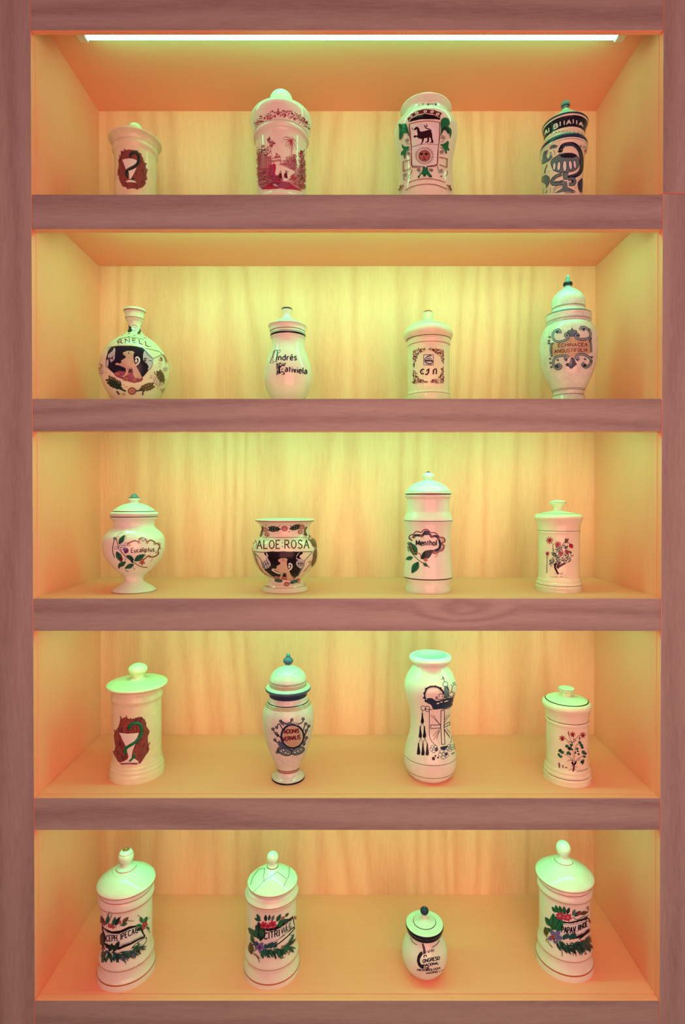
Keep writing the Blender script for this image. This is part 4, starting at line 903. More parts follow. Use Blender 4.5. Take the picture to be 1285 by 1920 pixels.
# --- botanical jars
def script(a, x0, y0, x1, y1, amp, seed, w=4):
    rnd = random.Random(seed); n = 34; P = []
    for k in range(n + 1):
        t = k / n; gap = .46 < t < .54
        P.append((x0 + (x1 - x0) * t, y0 + (y1 - y0) * t - (0 if gap else amp * (k % 2) * rnd.choice([.6, .6, 1, 1.7]))))
    a.line('brown', P, w, False)
j = Jar(2, 980, 925, 9.179, 627, 'apothecary_jar.005', 'cream jar with mushroom knob and a pink-flowered bush print, third shelf down', 'jar', GBOT, 406, front=1730, glaze='cream')
b = j.lathe('body', [(640, 368), (650, 374), (668, 373), (690, 366), (720, 362), (1000, 361), (1440, 364), (1458, 376), (1480, 382), (1500, 378), (1512, 392), (1545, 397), (1556, 394), (1566, 404), (1600, 407), (1612, 403), (1680, 406)], base=True, bands=[(1550, 1557, 'brown'), (1676, 1682, 'rust')])
l = j.lathe('lid', [(300, 92, -14), (312, 160, -12), (328, 270, -10), (345, 340, -9), (360, 385, -9), (385, 415, -9), (415, 424, -9), (450, 412, -8), (490, 392, -7), (540, 377, -5), (600, 370, -3), (640, 368, -2)], bands=[(340, 346, 'leaf'), (632, 640, 'brown')])
j.lathe('knob', [(113, 10, -15), (118, 60, -15), (130, 110, -15), (148, 140, -15), (166, 146, -15), (185, 136, -15), (205, 108, -15), (230, 86, -15), (270, 80, -14), (303, 92, -14)], parent=l, bands=[(153, 160, 'brown')])
a = Art(j, 'botanical_print')
a.line('bark', [(590, 1200), (560, 1260), (590, 1340), (620, 1395)], 34); a.line('bark', [(640, 1180), (600, 1280)], 40); a.line('bark', [(740, 1200), (650, 1250), (600, 1290)], 34); a.line('bark', [(545, 1210), (570, 1290)], 20)
for P in ([(530, 860), (525, 950), (540, 1100)], [(620, 930), (640, 1000), (620, 1100)], [(760, 830), (700, 870), (665, 980)], [(770, 840), (830, 880)], [(430, 1050), (425, 1200), (418, 1375)]): a.line('leaf', P, 11)
a.dabs(['leaf', 'teal', 'slate', 'dark_green'], [(540, 930), (620, 940), (700, 900), (770, 920), (800, 1000), (860, 1010), (850, 1080), (830, 1180), (700, 1220), (560, 1200), (470, 1240), (470, 1150), (540, 1120), (510, 1010)], 230, 34, 5, w=.34)
for x, y, r, n in ((470, 810, 64, 9), (612, 880, 58, 9), (665, 1035, 40, 7), (770, 1010, 34, 7), (435, 1035, 34, 6)): a.star('red', x, y, r, n, 15); a.ell('crimson', x, y, r * .42); a.ell('maroon', x, y, r * .18)
a.leaf('red', 810, 870, 90, -55, .4); a.poly('olive', [(725, 850), (740, 770), (765, 790), (795, 775), (770, 850)])
a.dabs(['olive', 'dark_green'], [(470, 1140), (540, 1180), (520, 1260), (480, 1260)], 18, 24, 8, w=.3); a.line('brown', [(540, 1385), (620, 1380), (700, 1370), (650, 1400), (750, 1405)], 4)
script(a, 490, 1445, 768, 1452, 16, 2)
a.done()

# ======================= fourth shelf =======================
j = Jar(3, 180, 1235, 7.68, 583, 'apothecary_jar.006', 'ivory disc-lidded jar with bright green snake and goblet on a raised maroon plaque', 'jar', GREL, 406, front=1842, glaze='ivory')
b = j.lathe('body', [(392, 352), (410, 366), (470, 368), (500, 380), (535, 382), (560, 368), (590, 361), (900, 361), (1360, 363), (1390, 372), (1410, 372), (1430, 384), (1465, 386), (1485, 397), (1520, 398), (1545, 405), (1640, 407)], base=True)
l = j.lathe('lid', [(292, 118, 8), (300, 200, 8), (312, 320, 6), (330, 420, 5), (345, 448, 5), (360, 452, 5), (374, 440, 5), (384, 410, 4), (392, 362, 4)])
j.lathe('knob', [(66, 10, 14), (74, 62, 14), (96, 108, 14), (130, 138, 14), (165, 142, 14), (195, 124, 13), (220, 100, 12), (250, 90, 12), (272, 100, 10), (285, 122, 9), (296, 126, 8)], parent=l)
a = Art(j, 'relief_plaque')
a.poly('plaque', [(355, 880), (400, 850), (440, 845), (480, 868), (540, 862), (620, 838), (662, 842), (705, 880), (718, 960), (768, 1040), (760, 1080), (742, 1120), (748, 1220), (765, 1300), (750, 1345), (720, 1380), (690, 1430), (640, 1512), (600, 1508), (590, 1530), (370, 1526), (352, 1500), (318, 1470), (268, 1380), (252, 1335), (285, 1300), (275, 1180), (265, 1100), (280, 1050), (330, 980)], False, h=.0013)
a.off += .0013
a.dabs(['maroon', 'maroon', 'rust', 'plaque', 'maroon'], [(360, 890), (660, 880), (740, 1050), (740, 1330), (640, 1480), (360, 1500), (275, 1360), (290, 1050)], 120, 70, 4, w=.2, ang=85)
a.poly('white', [(345, 1062), (470, 1075), (618, 1064), (590, 1140), (530, 1215), (440, 1262), (395, 1170)], False, h=.0008)
a.poly('white', [(450, 1300), (500, 1258), (580, 1195), (530, 1320), (515, 1420), (560, 1440), (612, 1478), (608, 1496), (372, 1500), (365, 1488), (400, 1475), (460, 1445), (475, 1400), (458, 1340)], False, h=.0008)
a.tube('green', [(490, 1015), (495, 960), (550, 925), (620, 935), (655, 1000), (645, 1090), (590, 1180), (510, 1235), (450, 1275), (425, 1330), (435, 1370)], 44, .0028)
a.tube('green', [(540, 1355), (552, 1400), (520, 1440), (478, 1480)], 32, .002)
a.done()
# --- Adonis Vernalis
j = Jar(3, 470, 1215, 7.111, 500, 'apothecary_jar.007', 'slim crackled jar with blue rings and finial and a round medallion lettered ADONIS VERNALIS', 'jar', GCR, 222, front=1834, glaze='bone')
b = j.lathe('body', [(622, 248), (640, 258), (680, 264), (705, 284), (740, 306), (800, 332), (870, 344), (950, 345), (1050, 336), (1150, 318), (1260, 288), (1370, 248), (1470, 205), (1550, 170), (1600, 154), (1630, 156), (1665, 180), (1690, 212), (1705, 222), (1735, 222)], base=True, bands=[(632, 640, 'bone'), (688, 698, 'ink'), (704, 730, 'tan'), (734, 739, 'rust'), (1566, 1578, 'maroon'), (1584, 1608, 'rose'), (1700, 1800, 'ink')])
l = j.lathe('lid', [(228, 44), (240, 66), (268, 130), (310, 190), (360, 228), (410, 245), (470, 248), (500, 250), (508, 285), (520, 302), (535, 305), (550, 298), (562, 268), (580, 258), (622, 256)], bands=[(418, 424, 'brown'), (432, 438, 'brown'), (450, 480, 'tan'), (484, 490, 'maroon'), (516, 556, 'blue'), (556, 622, 'navy')])
j.lathe('finial', [(68, 6), (74, 20), (90, 28), (110, 30), (128, 40), (145, 58), (165, 68), (186, 64), (204, 50), (215, 42), (230, 46)], parent=l, mat='blue', bands=[(68, 100, 'slate'), (218, 232, 'bone')])
a = Art(j, 'painted_medallion')
a.ell('tan', 560, 1180, 128, 140); a.ell('ink', 560, 1180, 148, 155, ring=26); a.ell('blue', 560, 1180, 160, 166, ring=9)
def curl(x0, y0, x1, y1, x2, y2, w=13, r=18): a.line('ink', [(x0, y0), (x1, y1), (x2, y2)], w); a.ell('slate', x2, y2, r, r * .9); a.ell('ink', x2, y2, r, r * .9, ring=8)
for q in ((440, 1040, 420, 980, 400, 975), (430, 1090, 380, 1010, 350, 1060), (410, 1200, 320, 1120, 300, 1080), (420, 1260, 360, 1260, 325, 1225), (540, 1030, 530, 990, 552, 955), (620, 1020, 690, 990, 700, 945), (700, 1100, 720, 1040, 735, 1010), (700, 1220, 750, 1100, 775, 1040), (700, 1250, 720, 1250, 745, 1195), (430, 1310, 370, 1330, 360, 1390), (690, 1300, 720, 1290, 712, 1270), (480, 1010, 440, 990, 420, 1000), (700, 1160, 730, 1140, 740, 1100), (380, 1150, 360, 1180, 345, 1140)): curl(*q)
a.poly('blue', [(380, 1230), (430, 1280), (500, 1330), (560, 1360), (520, 1370), (430, 1330), (370, 1290)]); a.poly('blue', [(440, 1010), (520, 990), (560, 1010), (500, 1030)])
a.ell('slate', 460, 1380, 88, 46, .25); a.ell('ink', 460, 1380, 90, 48, .25, ring=11); a.ell('slate', 630, 1370, 88, 44, -.35); a.ell('ink', 630, 1370, 90, 46, -.35, ring=11)
for x, y in ((410, 1370), (440, 1360), (470, 1395), (500, 1410), (590, 1390), (630, 1370), (670, 1350), (615, 1020), (600, 1010), (552, 990)): a.ell('snow', x, y, 14, 11); a.ell('ink', x, y, 15, 12, ring=6)
a.done()
a = Art(j, 'inscription', base=.0003)
a.text('maroon', 'ADONIS', (445, 1142), (645, 1128), 50, 12, gap=1.3); a.text('maroon', 'VERNALIS', (432, 1245), (660, 1212), 54, 11, gap=1.3)
a.done()
# --- white albarello with crown
j = Jar(3, 740, 1210, 7.111, 480, 'albarello_vase.001', 'white open waisted vase with a blue crown over an outlined cross shield and black tassels', 'vase', None, 262, front=1846)
b = j.lathe('body', [(118, 240, 's'), (128, 268), (150, 283), (175, 284), (200, 272), (225, 240), (248, 226), (275, 238), (320, 270), (390, 312), (460, 340), (530, 349), (600, 342), (680, 322), (770, 298), (860, 280), (960, 268), (1060, 268), (1150, 280), (1250, 306), (1350, 334), (1430, 350), (1500, 354), (1570, 346), (1630, 326), (1680, 296), (1715, 270), (1735, 262)], base=True, inner=[(122, 214), (160, 212), (240, 195), (400, 280), (530, 320), (960, 240), (1450, 320), (1680, 240)], bands=[(1440, 1446, 'ink'), (1612, 1620, 'ink')])
a = Art(j, 'painted_crown')
a.poly('navy', [(400, 745), (430, 710), (500, 705), (560, 740), (650, 720), (730, 700), (800, 700), (770, 790), (690, 840), (600, 850), (520, 855), (490, 800), (440, 770)])
for x, y, rx in ((580, 775, 20), (625, 757, 16), (690, 745, 32)): a.ell('snow', x, y, rx, 8, -.25)
a.line('teal', [(590, 830), (690, 815), (760, 780)], 12)
a.line('ink', [(425, 740), (405, 660), (430, 580), (500, 550), (580, 560), (640, 610), (660, 650)], 24); a.line('pale_blue', [(430, 730), (415, 660), (440, 595), (500, 568), (575, 575), (630, 620)], 9)
for x, y in ((478, 552), (545, 548), (612, 572), (422, 580), (398, 640), (395, 700), (415, 740)): a.ell('ink', x, y, 16, 14)
a.line('ink', [(680, 550), (670, 640), (660, 700)], 8); a.poly('slate', [(665, 550), (715, 550), (715, 640), (730, 690), (670, 700)]); a.line('ink', [(700, 560), (725, 600), (720, 660), (760, 690)], 10)
a.ell('snow', 678, 518, 32, 30); a.ell('ink', 678, 518, 32, 30, ring=7); a.line('brown', [(645, 420), (668, 490)], 7, False); a.line('brown', [(622, 455), (668, 438)], 7, False); a.ell('brown', 645, 424, 8)
for P in ([(550, 690), (580, 720), (650, 710), (690, 680)], [(550, 730), (560, 680), (580, 710)], [(600, 690), (590, 660), (630, 645), (650, 670), (630, 690)], [(640, 630), (665, 650)]): a.line('ink', P, 8)
a.line('ink', [(760, 620), (770, 550), (800, 520), (825, 540), (828, 600)], 8)
for x, y in ((755, 530), (780, 505), (800, 495)): a.ell('ink', x, y, 7)
a.line('ink', [(730, 650), (760, 620), (800, 650), (770, 680), (790, 690)], 7)
a.line('ink', [(400, 850), (510, 855)], 7); a.line('ink', [(640, 855), (720, 835), (770, 790)], 7)
a.done()
a = Art(j, 'painted_shield')
a.line('ink', [(465, 860), (465, 1000), (465, 1180), (490, 1270), (560, 1340)], 8); a.line('ink', [(760, 1000), (762, 1180), (755, 1280), (735, 1310)], 6)
for P in ([(620, 868), (618, 1080), (628, 1320), (672, 1322), (660, 1080), (668, 868)], [(482, 1062), (482, 1112), (615, 1100), (615, 1062)], [(662, 1060), (738, 1020), (738, 1058), (665, 1095)]): a.line('ink', P, 9, False, closed=True)
for P in ([(485, 930), (605, 1055)], [(520, 930), (560, 1000), (612, 1055)], [(735, 920), (660, 1040)], [(700, 930), (670, 990)], [(510, 1215), (600, 1110)], [(520, 1260), (612, 1115)], [(560, 1250), (600, 1140)], [(660, 1110), (730, 1210)], [(665, 1130), (740, 1240)], [(690, 1110), (740, 1170)]): a.line('brown', P, 6, False)
a.done()
a = Art(j, 'painted_tassels')
a.ell('ink', 385, 838, 32, 30, ring=8); a.ell('ink', 440, 848, 30, 36, ring=8); a.line('ink', [(372, 865), (372, 920)], 7, False)
for x, y, h in ((372, 920, 120), (345, 1095, 140), (400, 1095, 140), (322, 1320, 140), (380, 1325, 145), (438, 1325, 145)):
    a.ell('ink', x, y - 8, 10); a.poly('ink', [(x - 8, y), (x + 8, y), (x + 24, y + h * .75), (x + 16, y + h), (x - 22, y + h * .97), (x - 20, y + h * .7)], False)
for P in ([(372, 1035), (345, 1090)], [(372, 1035), (400, 1090)], [(350, 1235), (322, 1315)], [(350, 1235), (380, 1310)], [(405, 1235), (380, 1310)], [(405, 1235), (438, 1315)]): a.line('ink', P, 6, False)
a.done()
a = Art(j, 'painted_flowers')
for x, y, r in ((525, 1380, 46), (655, 1450, 58), (740, 1365, 40)):
    for k in range(5):
        t = 2 * pi * k / 5 + .4; a.ell('snow', x + r * .68 * cos(t), y + r * .68 * sin(t), r * .52, r * .48); a.ell('ink', x + r * .68 * cos(t), y + r * .68 * sin(t), r * .52, r * .48, ring=6)
    a.ell('snow', x, y, r * .35); a.ell('ink', x, y, r * .35, ring=7)
a.poly('navy', [(610, 1360), (700, 1340), (705, 1360), (650, 1400)]); a.ell('navy', 562, 1385, 18, 30); a.ell('navy', 690, 1450, 16, 24)
for x, y, r in ((520, 1510, 22), (580, 1498, 12), (545, 1475, 12), (768, 1445, 9), (788, 1435, 9)): a.ell('ink', x, y, r, r * 1.1)
a.line('brown', [(780, 1240), (805, 1390)], 7)
a.done()
# --- second botanical jar
j = Jar(3, 1000, 1275, 8.93, 583, 'apothecary_jar.008', 'cream jar with button knob and a columbine print of red flowers, fourth shelf, rightmost', 'jar', GBOT, 410, front=1830, glaze='cream')
b = j.lathe('body', [(622, 368, -4), (640, 378, -3), (665, 376, -3), (690, 366, -2), (900, 364, 0), (1375, 366, 0), (1395, 382, 0), (1420, 388, 0), (1440, 383, 0), (1454, 397, 0), (1500, 401, 0), (1512, 398, 0), (1524, 409, 0), (1555, 411, 0), (1568, 406, 0), (1620, 410, 0)], base=True, bands=[(1498, 1508, 'brown')])
l = j.lathe('lid', [(262, 100, -14), (275, 190, -14), (295, 300, -13), (318, 365, -12), (335, 392, -12), (365, 415, -12), (400, 422, -12), (440, 410, -11), (480, 392, -9), (540, 378, -6), (600, 372, -5), (622, 370, -4)], bands=[(314, 324, 'brown'), (610, 620, 'brown')])
j.lathe('knob', [(118, 60, -15), (124, 115, -15), (140, 140, -15), (158, 142, -15), (180, 120, -15), (205, 90, -15), (235, 76, -15), (266, 100, -14)], parent=l, bands=[(138, 146, 'brown')])
a = Art(j, 'botanical_print')
for P in ([(665, 1370), (670, 1200), (640, 1130), (660, 1040)], [(690, 1370), (700, 1200), (720, 1100), (780, 1060)], [(660, 1350), (600, 1280), (520, 1240)], [(700, 1370), (760, 1310), (850, 1270)], [(640, 1120), (590, 1040), (540, 975)], [(650, 1040), (610, 960), (590, 860)], [(670, 1020), (680, 960), (660, 880)], [(670, 1010), (730, 970), (770, 920)], [(680, 1360), (600, 1340), (580, 1370)], [(700, 1370), (750, 1350), (790, 1320)]): a.line('olive', P, 8)
a.line('bark', [(650, 1370), (680, 1420), (720, 1370)], 32); a.line('maroon', [(680, 1400), (680, 1490), (665, 1530)], 26)
for P in ([(680, 1440), (630, 1440)], [(680, 1450), (740, 1460)], [(680, 1480), (600, 1510)], [(680, 1480), (720, 1500)]): a.line('brown', P, 6)
for x, y, r in ((490, 975, 50), (660, 910, 46), (830, 920, 50)): a.star('red', x, y, r, 7, 16); a.leaf('maroon', x, y - 10, 50, -80, .35)
a.line('maroon', [(590, 860), (598, 920)], 14); a.line('maroon', [(775, 950), (780, 1000)], 18); a.line('dark_green', [(600, 1020), (660, 1045), (720, 1000)], 10)
for x, y, r in ((455, 1180, 30), (490, 1210, 32), (435, 1250, 26), (465, 1280, 28), (565, 1105, 30), (640, 1090, 30), (610, 1145, 36), (650, 1160, 22), (590, 1220, 34), (620, 1240, 20), (780, 1045, 28), (805, 1090, 30), (820, 1130, 24), (735, 1150, 24), (745, 1190, 18), (705, 1215, 18), (760, 1240, 20), (840, 1210, 36), (870, 1230, 24), (855, 1280, 26), (820, 1370, 32), (835, 1345, 20), (825, 1400, 16)): a.ell('leaf' if (x + y) % 3 else 'dark_green', x, y, r, r * .8, x)
a.line('maroon', [(435, 1385), (445, 1440), (438, 1465)], 20); a.line('dark_green', [(500, 1420), (502, 1470)], 14); a.ell('olive', 555, 1465, 18, 10)
script(a, 735, 1545, 915, 1495, 18, 4)
a.done()

# ======================= bottom shelf =======================
# ---- Ceph. Ipecac
j = Jar(4, 160, 1580, 6.62, 497, 'porcelain_jar', 'gilt-lined porcelain jar with flowers and a banner lettered CEPH. IPECAC', 'jar', GGILT, 374, front=1886)
b = j.lathe('body', [(505, 325), (515, 333), (545, 337), (560, 342), (590, 352), (625, 356), (645, 352), (662, 338), (690, 332), (950, 330), (1230, 332), (1275, 342), (1315, 352), (1338, 352), (1355, 340), (1400, 338), (1440, 348), (1475, 364), (1500, 372), (1530, 374)], base=True, bands=[(542, 550, 'gold'), (632, 642, 'gold'), (1330, 1339, 'gold'), (1482, 1496, 'gold')])
l = j.lathe('lid', [(318, 150, -2), (322, 166, -2), (332, 172, -1), (345, 200, 0), (390, 285, 0), (435, 350, 0), (458, 370, 0), (470, 374, 0), (484, 366, 0), (505, 332, 0)], bands=[(466, 474, 'gold'), (500, 506, 'gold')])
j.lathe('knob', [(74, 6, -3), (80, 40, -3), (98, 68, -3), (130, 90, -3), (165, 98, -3), (200, 92, -3), (232, 74, -3), (256, 60, -3), (272, 64, -3), (284, 90, -3), (292, 124, -3), (304, 130, -3), (316, 134, -3), (322, 160, -2)], parent=l, bands=[(74, 84, 'gold'), (118, 123, 'gold'), (296, 303, 'gold')])
a = Art(j, 'painted_garland')
def ref(u, v): x = 205 + 540 * u; return (x, 930 + 430 * v + 60 * (1 - u) - 10 - 30 * (u - .5))
ref.w = 540
a.dabs(['olive', 'dark_green', 'slate'], [(190, 930), (230, 890), (330, 900), (440, 950), (480, 960), (460, 1010), (420, 1060), (300, 1080), (210, 1000)], 26, 40, 4, w=.18, ang=70)
for x, y, l_, an, c in ((230, 1010, 110, 110, 'dark_green'), (270, 1010, 110, 80, 'leaf'), (340, 1030, 110, 70, 'leaf'), (370, 1030, 120, 60, 'dark_green'), (440, 1030, 90, 20, 'leaf'), (460, 1000, 110, 45, 'olive'), (210, 1000, 80, 120, 'leaf')): a.leaf(c, x, y, l_, an, .22)
a.poly('black', [(205, 1015), (240, 1060), (330, 1100), (430, 1090), (540, 1040), (660, 1018), (700, 1050), (750, 1160), (720, 1185), (560, 1270), (420, 1330), (260, 1310), (235, 1250), (240, 1170), (205, 1080)], False)
a.poly('snow', [(222, 1062), (270, 1104), (340, 1130), (450, 1118), (560, 1068), (640, 1038), (665, 1045), (722, 1150), (718, 1165), (560, 1240), (430, 1290), (400, 1285), (300, 1268), (248, 1250), (258, 1180), (236, 1110)], False)
a.line('black', [(235, 1092), (280, 1124), (345, 1148), (450, 1134), (560, 1084), (640, 1052)], 5); a.line('black', [(708, 1152), (560, 1226), (430, 1274)], 5)
a.poly('snow', [(610, 1265), (740, 1180), (758, 1195), (742, 1245), (690, 1300), (640, 1290)], False); a.line('black', [(610, 1265), (740, 1180), (758, 1195), (742, 1245), (690, 1300)], 8); a.line('black', [(640, 1250), (700, 1262)], 7)
for x, y, r in ((235, 1000, 30), (310, 1030, 30), (345, 1045, 24), (430, 990, 22), (740, 1010, 34), (715, 1055, 28), (225, 1310, 26)): a.flower('red' if x > 240 else 'maroon', x, y, r, 5, 'pink')
for x, y, l_, an, c in ((710, 1000, 90, 110, 'green'), (735, 990, 80, 70, 'leaf'), (710, 1030, 80, 175, 'green'), (700, 1060, 80, 200, 'dark_green'), (750, 1040, 60, -40, 'leaf'), (212, 1240, 130, 88, 'dark_green'), (228, 1290, 120, 100, 'dark_green'), (380, 1310, 100, 65, 'dark_green'), (300, 1350, 110, 70, 'dark_green'), (350, 1350, 110, 62, 'dark_green')): a.leaf(c, x, y, l_, an, .26)
rnd = random.Random(5)
for k in range(84):
    t = k / 83; x = 215 + 460 * t; y = 1340 + 50 * sin(pi * t) - 40 * t; an = rnd.uniform(-120, -60) + 60 * t + rnd.choice([0, 0, 120 * t])
    a.leaf(rnd.choice(['dark_green', 'leaf', 'teal', 'dark_green']), x, y + rnd.uniform(-25, 25), rnd.uniform(70, 130) * (1.1 - .3 * t), an, .11)
for x, y in ((540, 1350), (480, 1420), (600, 1385), (450, 1440), (520, 1440), (570, 1400)): a.ell(rnd.choice(['maroon', 'purple', 'violet']), x, y, 13)
for P in ([(500, 1450), (505, 1510)], [(620, 1330), (720, 1300)], [(610, 1380), (690, 1380)], [(770, 1070), (800, 1120)], [(760, 950), (790, 930)], [(520, 960), (600, 970)], [(640, 905), (670, 905)]): a.line('olive', P, 7)
a.done()
a = Art(j, 'inscription', base=.0006)
a.text('black', 'CEPH.', (262, 1222), (408, 1216), 70, 10, True, gap=1.8); a.text('black', 'IPECAC', (440, 1203), (652, 1112), 68, 10, True, gap=1.8)
a.done()
# ---- Citri Vulg
j = Jar(4, 440, 1585, 6.857, 474, 'porcelain_jar.001', 'gilt-lined porcelain jar with a cracked and mended lid and a banner lettered CITRI VULG', 'jar', GGILT, 362, front=1867)
b = j.lathe('body', [(488, 300), (500, 316), (530, 326), (560, 340), (582, 348), (600, 346), (620, 334), (645, 325), (900, 322), (1230, 324), (1270, 334), (1310, 345), (1332, 346), (1350, 336), (1385, 332), (1430, 344), (1475, 358), (1505, 362), (1535, 362)], base=True, bands=[(576, 585, 'gold'), (1326, 1334, 'gold'), (1484, 1500, 'gold')])
l = j.lathe('lid', [(268, 76, 10), (290, 110, 10), (340, 195, 10), (400, 280, 10), (430, 316, 10), (442, 325, 10), (454, 324, 10), (470, 314, 9), (488, 310, 8)], bands=[(440, 448, 'gold')])
j.lathe('knob', [(82, 6, 12), (88, 34, 12), (105, 56, 12), (130, 70, 12), (155, 73, 12), (185, 66, 12), (212, 52, 12), (235, 46, 11), (252, 58, 11), (264, 74, 11), (274, 80, 10)], parent=l, bands=[(258, 268, 'gold')])
a = Art(j, 'mended_cracks')
for P in ([(548, 345), (470, 400), (380, 460), (240, 605)], [(390, 290), (375, 390), (380, 460)], [(545, 335), (610, 385), (665, 430)], [(705, 285), (700, 390), (670, 450), (625, 540)], [(390, 295), (310, 310), (240, 400), (205, 510)]): a.line('olive', P, 6, False)
a.ell('gold', 378, 462, 9)
a.done()
a = Art(j, 'painted_garland')
def ref(u, v): x = 330 + 445 * u; return (x, 985 + 360 * v + 40 - 230 * u * u * .55 - 30 * u)
ref.w = 450
a.poly('black', [(335, 1040), (400, 1070), (520, 1050), (640, 980), (750, 905), (780, 1030), (770, 1060), (640, 1160), (540, 1250), (500, 1270), (380, 1230), (340, 1120)], False)
a.poly('snow', [(345, 1080), (440, 1100), (540, 1085), (660, 1010), (745, 945), (772, 1040), (660, 1140), (560, 1230), (460, 1275), (360, 1260), (375, 1170)], False)
a.line('black', [(360, 1098), (440, 1115), (540, 1100), (660, 1025), (738, 965)], 5); a.line('black', [(762, 1045), (660, 1125), (560, 1210), (500, 1235)], 5)
a.poly('snow', [(640, 1200), (770, 1090), (775, 1120), (730, 1190), (650, 1260)], False); a.line('black', [(560, 1270), (680, 1170), (780, 1060)], 14); a.line('black', [(700, 1150), (750, 1160), (735, 1200)], 8)
for x, y, l_, an, c in ((330, 960, 90, 120, 'leaf'), (340, 970, 90, 160, 'leaf'), (400, 980, 90, 90, 'dark_green'), (440, 970, 80, 80, 'leaf'), (480, 970, 80, 70, 'slate'), (540, 980, 110, 60, 'leaf'), (560, 1010, 110, 35, 'leaf'), (540, 1030, 80, 10, 'green'), (620, 990, 90, 30, 'teal'), (650, 920, 70, 50, 'olive'), (600, 980, 80, 60, 'green'), (300, 1200, 190, 88, 'leaf'), (330, 1230, 190, 75, 'dark_green'), (280, 1180, 160, 130, 'leaf'), (250, 1260, 110, 110, 'leaf'), (220, 1400, 160, 95, 'olive'), (360, 1180, 120, 100, 'leaf'), (320, 1100, 120, 95, 'dark_green'), (280, 1080, 60, 90, 'teal')): a.leaf(c, x, y, l_, an, .24, 'dark_green')
for x, y, r in ((375, 1025, 46), (490, 1015, 50), (430, 1040, 34)): a.flower('crimson', x, y, r, 6, 'maroon')
for x, y, r in ((615, 935, 22), (660, 1010, 14), (780, 930, 26), (650, 1300, 24), (590, 1370, 22), (650, 1385, 20), (560, 1360, 18), (610, 1300, 16)): a.flower('rose', x, y, r, 5, 'red')
rnd = random.Random(8)
for k in range(76):
    t = k / 75; x = 330 + 380 * t; y = 1340 + 40 * sin(pi * t) - 70 * t; an = rnd.uniform(-110, -40) + 40 * t + rnd.choice([0, 0, 90 * t])
    a.leaf(rnd.choice(['dark_green', 'leaf', 'teal', 'green']), x, y + rnd.uniform(-30, 25), rnd.uniform(60, 120), an, .12)
for x, y, l_, an in ((420, 1320, 80, 60), (460, 1320, 90, 70), (500, 1310, 80, 50), (400, 1330, 70, 90)): a.leaf('teal', x, y, l_, an, .3)
a.flower('violet', 330, 1300, 62, 5, 'purple'); a.flower('navy', 275, 1260, 34, 5, 'violet'); a.ell('purple', 325, 1315, 16)
for P in ([(215, 1390), (240, 1360), (290, 1340)], [(250, 1380), (300, 1430), (325, 1500)], [(270, 1390), (330, 1450)], [(690, 1410), (700, 1360)], [(600, 1440), (640, 1440)]): a.line('olive', P, 10)
a.done()
a = Art(j, 'inscription', base=.0006)
a.text('black', 'CITRI', (385, 1210), (575, 1162), 78, 12, True, gap=1.8); a.text('black', 'VULG', (602, 1142), (722, 1062), 66, 8, False, gap=2.2)
a.done()
# ---- small congress jar
j = Jar(4, 735, 1690, 9.885, 618, 'globular_jar', 'small round white jar with dark blue collar and VIII CONGRESO NACIONAL writing', 'jar', None, 236, front=1462)
b = j.lathe('body', [(540, 275), (568, 278), (600, 296), (660, 336), (740, 386), (830, 418), (920, 430), (1010, 422), (1090, 396), (1160, 352), (1220, 296), (1260, 245), (1275, 236)], base=True)
l = j.lathe('lid', [(278, 48, -4), (300, 55, -4), (322, 95, -4), (345, 160, -4), (362, 205, -4), (370, 215, -4), (380, 260, -3), (392, 325, -3), (400, 346, -2), (414, 353, -2), (448, 353, -2), (462, 344, -2), (470, 338, -2), (520, 330, -2), (540, 312, -1)], bands=[(362, 370, 'ink'), (400, 450, 'ink'), (450, 462, 'teal'), (462, 540, 'ink')])
j.lathe('knob', [(112, 6, -5), (118, 40, -5), (140, 70, -5), (175, 80, -5), (208, 70, -5), (230, 50, -5), (245, 38, -4), (280, 50, -4)], parent=l, bands=[(112, 236, 'navy')])
a = Art(j, 'painted_emblem')
a.line('ink', [(345, 680), (390, 760), (470, 810)], 12); a.line('ink', [(885, 725), (830, 800), (745, 855)], 13)
a.poly('ink', [(555, 775), (590, 790), (612, 850), (640, 960), (580, 990), (580, 900)], False)
a.poly('ink', [(565, 925), (575, 985), (525, 1060), (520, 1120), (545, 1170), (585, 1175), (590, 1250), (540, 1240), (490, 1190), (465, 1110), (475, 1020), (515, 950)], False)
a.line('ink', [(595, 1045), (600, 1010), (635, 1000), (645, 1030)], 20); a.line('teal', [(585, 1185), (600, 1240)], 12)
a.done()
a = Art(j, 'inscription')
a.text('ink', 'VIII', (660, 962), (775, 932), 52, 12, gap=1.6)
a.text('ink', 'ONGRESO', (578, 1140), (885, 1080), 62, 14, gap=1.2)
a.text('ink', 'NACIONAL', (590, 1212), (868, 1165), 46, 11, gap=1.2)
a.text('ink', 'DE', (618, 1262), (695, 1246), 36, 11, gap=1.2)
a.text('ink', 'MICROBIOLOGIA', (472, 1285), (900, 1248), 36, 9, gap=1.2, bend=-22)
a.text('ink', 'MADRID', (640, 1352), (850, 1318), 32, 9, gap=1.2)
for x in (880, 915, 945): a.ell('ink', x, 1300 - (x - 880) * .4, 8, 12)
a.done()
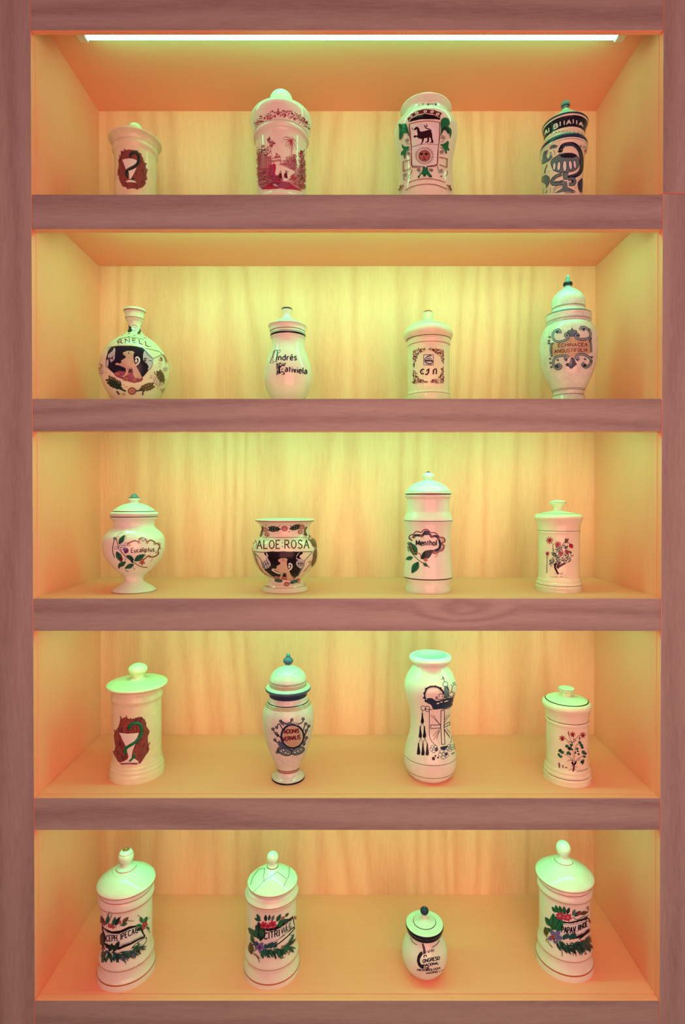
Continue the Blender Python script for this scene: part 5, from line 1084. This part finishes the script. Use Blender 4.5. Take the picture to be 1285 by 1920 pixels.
# ---- Papav. Rhoe
j = Jar(4, 985, 1570, 6.737, 513, 'porcelain_jar.002', 'gilt-lined porcelain jar with flowers and a banner lettered PAPAV. RHOE', 'jar', GGILT, 374, front=1866)
b = j.lathe('body', [(496, 328), (510, 335), (535, 338), (560, 345), (590, 356), (612, 356), (628, 346), (650, 334), (900, 330), (1200, 332), (1250, 344), (1300, 354), (1318, 353), (1335, 342), (1380, 340), (1420, 352), (1460, 368), (1490, 374), (1520, 375)], base=True, bands=[(530, 538, 'gold'), (612, 621, 'gold'), (1312, 1320, 'gold'), (1462, 1478, 'gold')])
l = j.lathe('lid', [(306, 148, -12), (312, 164, -12), (322, 168, -11), (335, 196, -8), (380, 282, -4), (428, 352, -2), (450, 375, -2), (462, 379, -2), (476, 370, -1), (496, 336, 0)], bands=[(458, 466, 'gold')])
j.lathe('knob', [(48, 6, -20), (54, 38, -20), (72, 66, -20), (104, 88, -19), (140, 95, -18), (176, 88, -17), (208, 70, -16), (232, 58, -15), (250, 62, -14), (268, 92, -13), (278, 114, -13), (290, 120, -13), (302, 122, -12), (310, 158, -12)], parent=l, bands=[(282, 289, 'gold')])
a = Art(j, 'painted_garland')
a.poly('black', [(385, 990), (440, 1050), (560, 1070), (680, 1040), (780, 1000), (815, 1020), (830, 1180), (720, 1270), (600, 1290), (440, 1220), (400, 1100)], False)
a.poly('snow', [(395, 1035), (460, 1075), (560, 1090), (690, 1060), (800, 1030), (822, 1150), (740, 1210), (640, 1260), (520, 1270), (400, 1225), (425, 1130)], False)
a.line('black', [(410, 1060), (470, 1092), (560, 1106), (690, 1078), (792, 1050)], 5); a.line('black', [(812, 1150), (730, 1200), (650, 1240)], 5); a.line('black', [(680, 1290), (760, 1230), (825, 1180)], 14)
a.line('slate', [(600, 1010), (660, 1040), (720, 1010), (800, 990)], 12)
for x, y, l_, an, c in ((390, 950, 90, 125, 'leaf'), (420, 960, 110, 110, 'green'), (460, 960, 100, 105, 'leaf'), (500, 980, 110, 95, 'leaf'), (530, 970, 90, 70, 'dark_green'), (600, 990, 90, 70, 'slate'), (620, 1000, 110, 40, 'leaf'), (690, 970, 110, 15, 'olive'), (350, 1170, 210, 88, 'green'), (370, 1170, 200, 60, 'leaf'), (340, 1130, 150, 125, 'leaf'), (350, 1180, 110, 170, 'green'), (400, 1200, 160, 60, 'green'), (330, 1180, 90, 160, 'leaf'), (280, 1240, 110, 100, 'olive')): a.leaf(c, x, y, l_, an, .24, 'dark_green')
for x, y, r in ((440, 990, 48), (540, 1010, 50), (490, 1010, 34)): a.flower('crimson', x, y, r, 6, 'pink')
for x, y, r in ((680, 965, 22), (820, 1060, 20), (720, 1320, 30), (740, 1380, 20), (690, 1390, 22)): a.flower('red', x, y, r, 5, 'maroon')
rnd = random.Random(12)
for k in range(84):
    t = k / 83; x = 390 + 400 * t; y = 1330 + 30 * sin(pi * t) - 10 * t; an = rnd.uniform(-75, -35) + rnd.choice([0, 0, 100 * t])
    a.leaf(rnd.choice(['dark_green', 'leaf', 'teal', 'dark_green']), x, y + rnd.uniform(-40, 30), rnd.uniform(70, 140), an, .11)
for x, y, l_, an in ((480, 1290, 90, 60), (520, 1280, 80, 70), (560, 1290, 90, 65), (620, 1280, 90, 90)): a.leaf('teal', x, y, l_, an, .28)
a.flower('violet', 385, 1250, 84, 5, 'slate'); a.ell('crimson', 350, 1255, 24, 30, .5); a.ell('purple', 385, 1290, 20); a.ell('snow', 388, 1292, 9)
for P in ([(260, 1130), (245, 1200), (290, 1260)], [(270, 1310), (280, 1280), (330, 1300)], [(290, 1300), (310, 1340), (350, 1390)], [(470, 1420), (470, 1500)], [(640, 1440), (640, 1500)], [(750, 1440), (770, 1475)], [(600, 1440), (610, 1490)], [(680, 1440), (690, 1490)]): a.line('olive', P, 9)
a.line('red', [(740, 1470), (775, 1472)], 9); a.line('rose', [(770, 900), (790, 870), (790, 930)], 9)
a.done()
a = Art(j, 'inscription', base=.0006)
a.text('black', 'PAPAV.', (462, 1195), (650, 1192), 72, 12, True, gap=1.4, bend=-14); a.text('black', 'RHOE', (672, 1180), (785, 1120), 66, 11, True, gap=1.4)
a.done()
